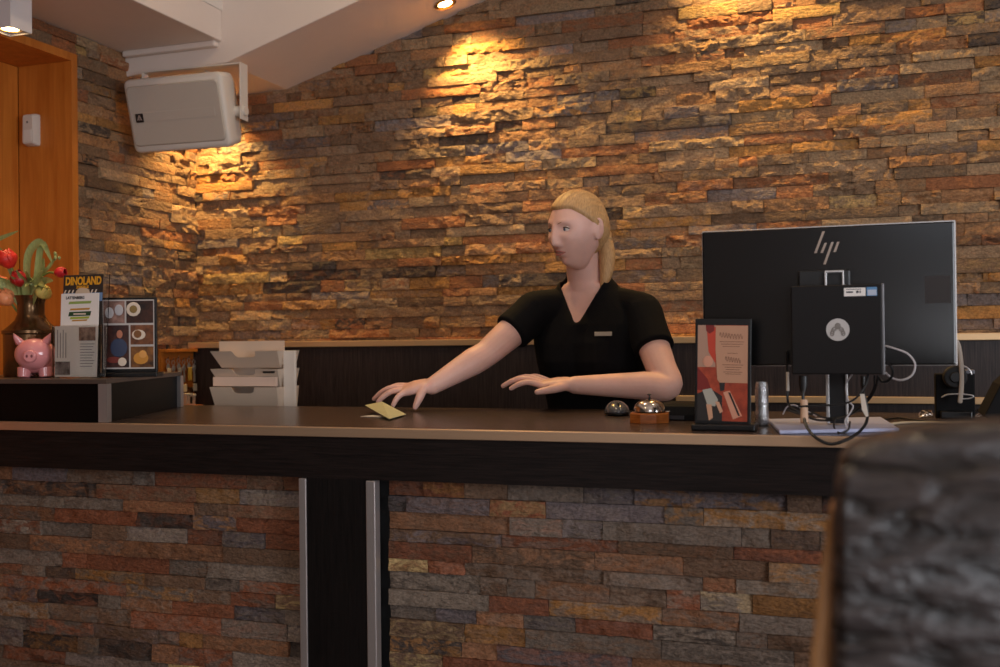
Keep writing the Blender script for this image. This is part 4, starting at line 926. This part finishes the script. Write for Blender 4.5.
def oring(z, dx, dy, rx, ry, n=32, pw=2.3, front=0, tw=YAWT):
    out = []
    for k in range(n):
        a = 2 * PI * k / n; c, s = math.cos(a), math.sin(a)
        x = rx * math.copysign(abs(c) ** (2 / pw), c); y = ry * math.copysign(abs(s) ** (2 / pw), s)
        if front and y < 0: y -= front * math.exp(-((abs(x) - rx * .45) / (rx * .33)) ** 2) * abs(s)
        out.append(Vector((dx + x * math.cos(tw) - y * math.sin(tw), dy + x * math.sin(tw) + y * math.cos(tw), z)))
    return out
# torso rows: z, dx, dy, rx, ry, bust
TORSO = [(.80, .02, .07, .160, .115, 0), (.86, .02, .065, .178, .122, 0), (.94, .018, .055, .172, .118, 0), (1.03, .012, .035, .146, .104, 0), (1.10, .008, .02, .140, .102, .004), (1.17, .004, .005, .147, .106, .018),
         (1.235, 0, -.012, .156, .108, .034), (1.29, -.002, -.018, .162, .106, .022), (1.345, -.003, -.018, .168, .098, .004), (1.385, -.003, -.014, .158, .084, 0), (1.42, -.004, -.010, .130, .074, 0), (1.45, -.005, -.012, .096, .066, 0), (1.475, -.006, -.020, .068, .060, 0)]
NECK = [(1.45, -.006, -.018, .066, .062, 0), (1.48, -.008, -.030, .055, .056, 0), (1.52, -.012, -.045, .051, .054, 0), (1.57, -.014, -.055, .051, .054, 0), (1.60, -.014, -.06, .048, .05, 0)]
B = MB()
B.loft([oring(*r[:5], front=r[5]) for r in TORSO]); B.loft([oring(*r[:5], pw=2) for r in NECK])
# arms (picture left = her right, reaching; picture right = her left, forearm along the counter)
sR, eR, wR = V(onY(536, 311, 3.06)), V(onY(486, 354, 2.93)), V(onY(432, 386, 2.80))
sL, eL, wL = V(onY(641, 313, 3.10)), V(onY(668, 386, 2.965)), V(onY(575, 385, 2.865))
def limb(m, pts, rad): m.tube(crom(pts, 6), [float(x) for x in np.interp(np.linspace(0, len(pts) - 1, (len(pts) - 1) * 6 + 1), range(len(pts)), rad)], 20, round_ends=True)
def armpts(s, e, w):
    u = (e - s); f = (w - e)
    return [s + Vector((0, 0, .0)), s + u * .35, s + u * .75, e, e + f * .25, e + f * .6, w], [.052, .049, .044, .040, .041, .034, .0255]
for s, e, w in ((sR, eR, wR), (sL, eL, wL)):
    p_, r_ = armpts(s, e, w); limb(B, p_, r_)
B.tube([Vector((-.09, -.012, 1.385)), sR], [.058, .050], 20, round_ends=True); B.tube([Vector((.09, -.012, 1.385)), sL], [.058, .050], 20, round_ends=True)
# hands: palm plus five fingers
def hand(m, w, tips, thumb, knuck, upv, hw=.037):
    """w wrist, knuck centre of the knuckle line, tips 4 fingertips index..little, thumb tip"""
    ax = (knuck - w).normalized(); sd = (tips[0] - tips[3]); sd = (sd - ax * sd.dot(ax)).normalized(); nn = ax.cross(sd).normalized()
    if nn.dot(upv) < 0: nn = -nn
    rows = []
    for t, wd, th in ((-.12, .024, .021), (.0, .026, .020), (.3, .033, .0185), (.65, .039, .016), (.95, .040, .0135), (1.06, .036, .010)):
        c = w + (knuck - w) * t + nn * .004 * math.sin(PI * t)
        rows.append([c + sd * (wd * math.copysign(abs(math.cos(a)) ** .8, math.cos(a))) + nn * (th * math.copysign(abs(math.sin(a)) ** .8, math.sin(a))) for a in [2 * PI * k / 20 for k in range(20)]])
    m.loft(rows)
    kn = []
    for i, tip in enumerate(tips):
        off = (.029, .0095, -.0105, -.029)[i]; k0 = knuck + sd * off - ax * (.004, 0, .003, .010)[i]; kn.append(k0)
        d = tip - k0; L = d.length
        mid1 = k0 + d * .42 + nn * L * .16; mid2 = k0 + d * .74 + nn * L * .12
        r = (.0088, .0090, .0085, .0074)[i]
        m.tube(crom([k0 - ax * .012, k0 + nn * .002, mid1, mid2, tip], 4), [float(x) for x in np.interp(np.linspace(0, 4, 17), range(5), [r * 1.1, r * 1.12, r, r * .95, r * .80])], 12, round_ends=True)
    b = w + (knuck - w) * .28 + sd * .026
    d = thumb - b
    m.tube(crom([b - d * .15, b + d * .35 + sd * .006, b + d * .7 + sd * .004, thumb], 4), [float(x) for x in np.interp(np.linspace(0, 3, 13), range(4), [.013, .0125, .0105, .0082])], 12, round_ends=True)
    return nn
tR = [V(p) for p in (onY(393, 405.5, 2.735), onY(378, 402, 2.76), onY(374, 399, 2.79), onY(381, 396, 2.82))]
thR = V(onZ(416, 408, CT + .012)); thR = V(onY(415, 407.5, 2.745))
hand(B, wR, tR, thR, V(onY(405, 390, 2.785)), Vector((0, 0, 1)))
tL = [V(p) for p in (onY(511, 388.5, 2.835), onY(503, 386, 2.865), onY(507, 384, 2.895), onY(518, 382, 2.925))]
hand(B, wL, tL, V(onY(537, 392, 2.80)), V(onY(545, 384.5, 2.87)), Vector((0, 0, 1)))
# legs (behind the counter, reaching the floor)
for s in (-1, 1):
    limb(B, [Vector((.02 + s * .085, .07, .84)), Vector((.02 + s * .09, .055, .5)), Vector((.02 + s * .095, .075, .08))], [.082, .058, .038])
    B.tube([Vector((.02 + s * .095, .10, .045)), Vector((.02 + s * .11, -.07, .03))], [.036, .03], 14, round_ends=True)
# head
HC = V(onY(577, 231, 3.02)); HYAW = math.atan2(-.86, -.51) + PI / 2; HT_ = -.13
HM = Matrix.Translation(HC) @ Matrix.Rotation(HYAW, 4, 'Z') @ Matrix.Rotation(HT_ * -1, 4, 'X') @ Matrix.Rotation(.03, 4, 'Y')
# local: face looks along -Y
def headpt(x, y, z, off=0):
    X, Y_, Z_ = .0745 * x, .093 * y, .115 * z
    X = math.copysign(abs(X / .0745) ** .92, X) * .0745 if X else 0
    j = sm(.1, -1, z); X *= 1 - .30 * j
    if y > 0: Y_ *= 1 - .48 * sm(-.05, -.8, z)
    else: Y_ *= (1 - .03 * sm(0, -.6, z)); 
    if z > .3: Y_ += .008 * (z - .3)
    p = Vector((X, Y_, Z_))
    n = Vector((x / .0745, y / .093, z / .115)).normalized()
    g = lambda cx, cz, sx, sz: math.exp(-((p.x - cx) / sx) ** 2 - ((p.z - cz) / sz) ** 2)
    if y < 0:
        d = 0
        fz = p.z
        w_ = sm(.034, -.034, fz)                      # ridge grows towards the tip
        d += (.005 + .0145 * w_) * math.exp(-(p.x / (.0075 + .006 * w_)) ** 2) * sm(.036, .018, fz) * sm(-.047, -.036, fz)
        d += .006 * (g(.0135, -.033, .006, .007) + g(-.0135, -.033, .006, .007))
        d -= .0105 * (g(.031, .010, .016, .0115) + g(-.031, .010, .016, .0115))
        d += .0045 * (g(.030, .031, .020, .008) + g(-.030, .031, .020, .008))
        d += .0045 * (g(.043, -.020, .018, .018) + g(-.043, -.020, .018, .018))
        d += .0042 * g(0, -.0535, .019, .0048) + .0046 * g(0, -.0655, .017, .0055) - .0035 * g(0, -.0592, .021, .0022)
        d += .0085 * g(0, -.093, .018, .014) - .002 * g(0, -.077, .018, .005)
        p += Vector((0, -1, 0)) * d
    return p + n * off
hb_ = MB(); hb_.ell((0, 0, 0), (1, 1, 1), 112, 90, lambda x, y, z: headpt(x, y, z))
# ears
for s in (-1, 1):
    ring = [Vector((s * (.0705 + .012 * max(0, math.cos(a - .6)) * .5 + .004), .012 + .017 * math.cos(a), .002 + .030 * math.sin(a))) for a in np.linspace(0, 2 * PI, 17)]
    hb_.tube(ring, .0042, 8, caps=False); hb_.ell((s * .0765, .011, -.001), (.0075, .0145, .027), 14, 10)
hb_.xf(HM); B.add(hb_.v, hb_.f)
per = voxel(B, 'person', SKIN, None, .0034, 3, .45)
per.location = PB
tag(per, 'woman in a black short-sleeved V-neck shirt reaching over the counter toward a card', 'person')
# eyes, brows, lips
def face(nm, mat, mm, **k): mm.xf(HM); return mm.build(nm, mat, per, **k)
EYEW = pm('eye_white', srgb(226, 216, 208), .2); IRIS = pm('iris_blue', srgb(84, 100, 116), .2); LASH = pm('lash_brown', srgb(84, 58, 42), .7); BROW = pm('brow_brown', srgb(150, 110, 74), .8)
for s in (-1, 1):
    c = Vector((s * .031, -.0690, .010))
    m = MB(); m.ell(c, (.0118, .0118, .0105), 20, 14); e_ = face('eye', EYEW, m, smooth='all')
    m = MB(); m.ell(c + Vector((-.002, -.0102, -.001)), (.0052, .0028, .0052), 16, 8); face('iris', IRIS, m, smooth='all').parent = e_
    m = MB(); m.tube(crom([c + Vector((s * .0135 * t, -.0115 + .005 * t * t, .0048 - .004 * t * t)) for t in (-1, -.5, 0, .5, 1)], 4), .0017, 8, round_ends=True); face('upper_lashes', LASH, m, smooth=True).parent = e_
    m = MB(); m.tube(crom([Vector((s * (.014 + .011 * t), -.089 + .004 * t * t, .026 + .004 * math.sin(t * 1.3))) for t in (0, 1, 2, 2.7)], 4), [.0022 + .0012 * math.sin(PI * k / 12) for k in range(13)], 8, flat=.6, round_ends=True); face('eyebrow', BROW, m, smooth=True)
LIP = pm('lips', srgb(190, 112, 100), .4, sub=.1)
m = MB(); m.tube(crom([Vector((.021 * t, -.0868 + .012 * t * t, -.0548 + (.0012 if abs(abs(t) - .3) < .2 else 0) - .003 * t * t)) for t in (-1, -.6, -.3, 0, .3, .6, 1)], 3), [.001 + .0020 * math.sin(PI * k / 18) for k in range(19)], 8, flat=.75)
m.tube(crom([Vector((.020 * t, -.0868 + .0125 * t * t, -.0645 + .006 * t * t)) for t in (-1, -.5, 0, .5, 1)], 4), [.001 + .0025 * math.sin(PI * k / 16) for k in range(17)], 8, flat=.8)
face('lips', LIP, m, smooth=True)
# hair: cap over the scalp, swept back into a low bun
def hairpt(x, y, z):
    p = headpt(x, y, z)
    mm = p.z - 1.25 * (-p.y) + .034 + .010 * math.cos(p.x * 60) - .010                 # hairline plane: high at the brow, low at the nape
    side = abs(p.x) / .07
    mm -= .030 * max(0, side - .72) * sm(.03, -.01, p.y) * 3.0 * sm(.09, .0, p.z)
    k = sm(-.004, .022, mm)
    streak = .0022 * noise.noise(Vector((math.atan2(p.x, p.z + .06) * 26, p.y * 14, 2)))
    off = -.010 * (1 - k) + k * (.0085 + streak + .006 * sm(.02, .08, p.y))
    return headpt(x, y, z, off)
m = MB(); m.ell((0, 0, 0), (1, 1, 1), 128, 96, hairpt); hair = face('hair', HAIR, m, smooth='all')
m = MB(); m.ell((0, .100, -.030), (.034, .030, .036), 32, 22, lambda x, y, z: tuple(a * b * (1 + .05 * math.sin(9 * math.atan2(z, x) + 6 * y)) for a, b in zip((x, y, z), (.036, .032, .038))))
tail_pts = [HM.inverted() @ Vector(V(onY(x, y, Y_))) for x, y, Y_ in ((594, 222, 3.10), (603, 238, 3.11), (607, 256, 3.10), (606, 274, 3.085), (603, 286, 3.075))]
mt2 = MB(); mt2.tube(crom(tail_pts, 6), [.022 + .006 * math.sin(PI * k / 24) - .012 * (k / 24) ** 2 for k in range(25)], 18, round_ends=True); face('ponytail', HAIR, mt2, smooth=True)
bun = face('hair_bun', HAIR, m, smooth='all'); bun.parent = hair; bun.parent = per
# shirt: slightly larger torso with short sleeves, opened at the neck
S = MB()
S.loft([oring(r[0], r[1], r[2], r[3] + .010, r[4] + .011, front=r[5]) for r in [(.88, .02, .062, .180, .124, 0)] + TORSO[2:12]] + [oring(1.495, -.007, -.026, .070, .068, pw=2), oring(1.52, -.008, -.034, .066, .066, pw=2)])
for s, e in ((sR, eR), (sL, eL)):
    u = e - s; S.tube(crom([s, s + u * .25, s + u * .50], 5), [.061, .061, .060, .059, .058, .057, .057, .057, .057, .057, .058], 24)
S.tube([Vector((-.075, -.012, 1.395)), sR], [.066, .060], 24, round_ends=True); S.tube([Vector((.075, -.012, 1.395)), sL], [.066, .060], 24, round_ends=True)
shirt = voxel(S, 'shirt', SHIRT, per, .0042, 4, .5)
bm = bmesh.new(); bm.from_mesh(shirt.data); kill = []
VZ = 1.352
for f in bm.faces:
    c = f.calc_center_median(); x = c.x + .012; 
    if c.y < -.005 and c.z > VZ and abs(x) < .008 + (c.z - VZ) * .52: kill.append(f)
    elif c.z > 1.512: kill.append(f)
    elif c.z < .885: pass
bmesh.ops.delete(bm, geom=kill, context='FACES')
for _ in range(12):
    bv = [v for v in bm.verts if v.is_boundary]; new = {}
    for v in bv:
        nb_ = [e.other_vert(v) for e in v.link_edges if e.is_boundary]
        if len(nb_) == 2: new[v] = v.co * .4 + (nb_[0].co + nb_[1].co) * .3
    for v, c in new.items(): v.co = c
bm.to_mesh(shirt.data); bm.free()
so = shirt.modifiers.new('thick', 'SOLIDIFY'); so.thickness = .0035; so.offset = 1
# thin pale name tag on the chest
m = MB(); m.box(-.026, .026, -.0012, .0012, -.0065, .0065); nt_ = m.build('name_tag', pm('tag_metal', srgb(150, 140, 128), .4, .6), per, bevel=.001); nt_.location = (.074, -.150, 1.318); nt_.rotation_euler = (-.25, 0, YAWT + .25)
# trousers and shoes
T = MB(); T.loft([oring(r[0], r[1], r[2], r[3] + .006, r[4] + .006) for r in TORSO[0:3]])
for s in (-1, 1): limb(T, [Vector((.02 + s * .085, .07, .84)), Vector((.02 + s * .09, .055, .5)), Vector((.02 + s * .095, .075, .10))], [.092, .072, .062])
voxel(T, 'trousers', pm('black_trousers', srgb(24, 24, 27), .8, bump=.1, bscale=200), per, .008, 4)
for s in (-1, 1):
    m = MB(); m.ell((.02 + s * .10, .02, .042), (.045, .135, .045), 24, 14, lambda x, y, z: (x * .045, y * .135, max(z, -.9) * (.046 if y > 0 else .046 * (1 - .35 * -y)))); m.build('shoe', BLACKM, per, smooth='all')
# ------------------------------------------------------------------ light
def area(name, loc, rot, sx, sy, power, col):
    l = bpy.data.lights.new(name, 'AREA'); l.shape = 'RECTANGLE'; l.size = sx; l.size_y = sy; l.energy = power; l.color = col
    o = bpy.data.objects.new(name, l); COL.objects.link(o); o.location = loc; o.rotation_euler = rot; return o
area('daylight', (XR + .02, (W1[0] + W1[1]) / 2, (W1[2] + W1[3]) / 2), (0, PI / 2, 0), W1[3] - W1[2] - .1, W1[1] - W1[0] - .1, 85, (.88, .93, 1))
area('daylight', ((W2[0] + W2[1]) / 2, YF - .02, (W2[2] + W2[3]) / 2), (PI / 2, 0, 0), W2[1] - W2[0] - .1, W2[3] - W2[2] - .1, 26, (.93, .95, 1))
area('daylight', ((W3[0] + W3[1]) / 2, YF - .02, (W3[2] + W3[3]) / 2), (PI / 2, 0, 0), W3[1] - W3[0] - .1, W3[3] - W3[2] - .1, 14, (.82, .90, 1))  # light of the added high window, also some front fill
w = bpy.data.worlds.new('world'); scene.world = w; w.use_nodes = True
bg = w.node_tree.nodes['Background']; bg.inputs['Color'].default_value = (.75, .82, 1, 1); bg.inputs['Strength'].default_value = .6
scene.cycles.use_denoising = True
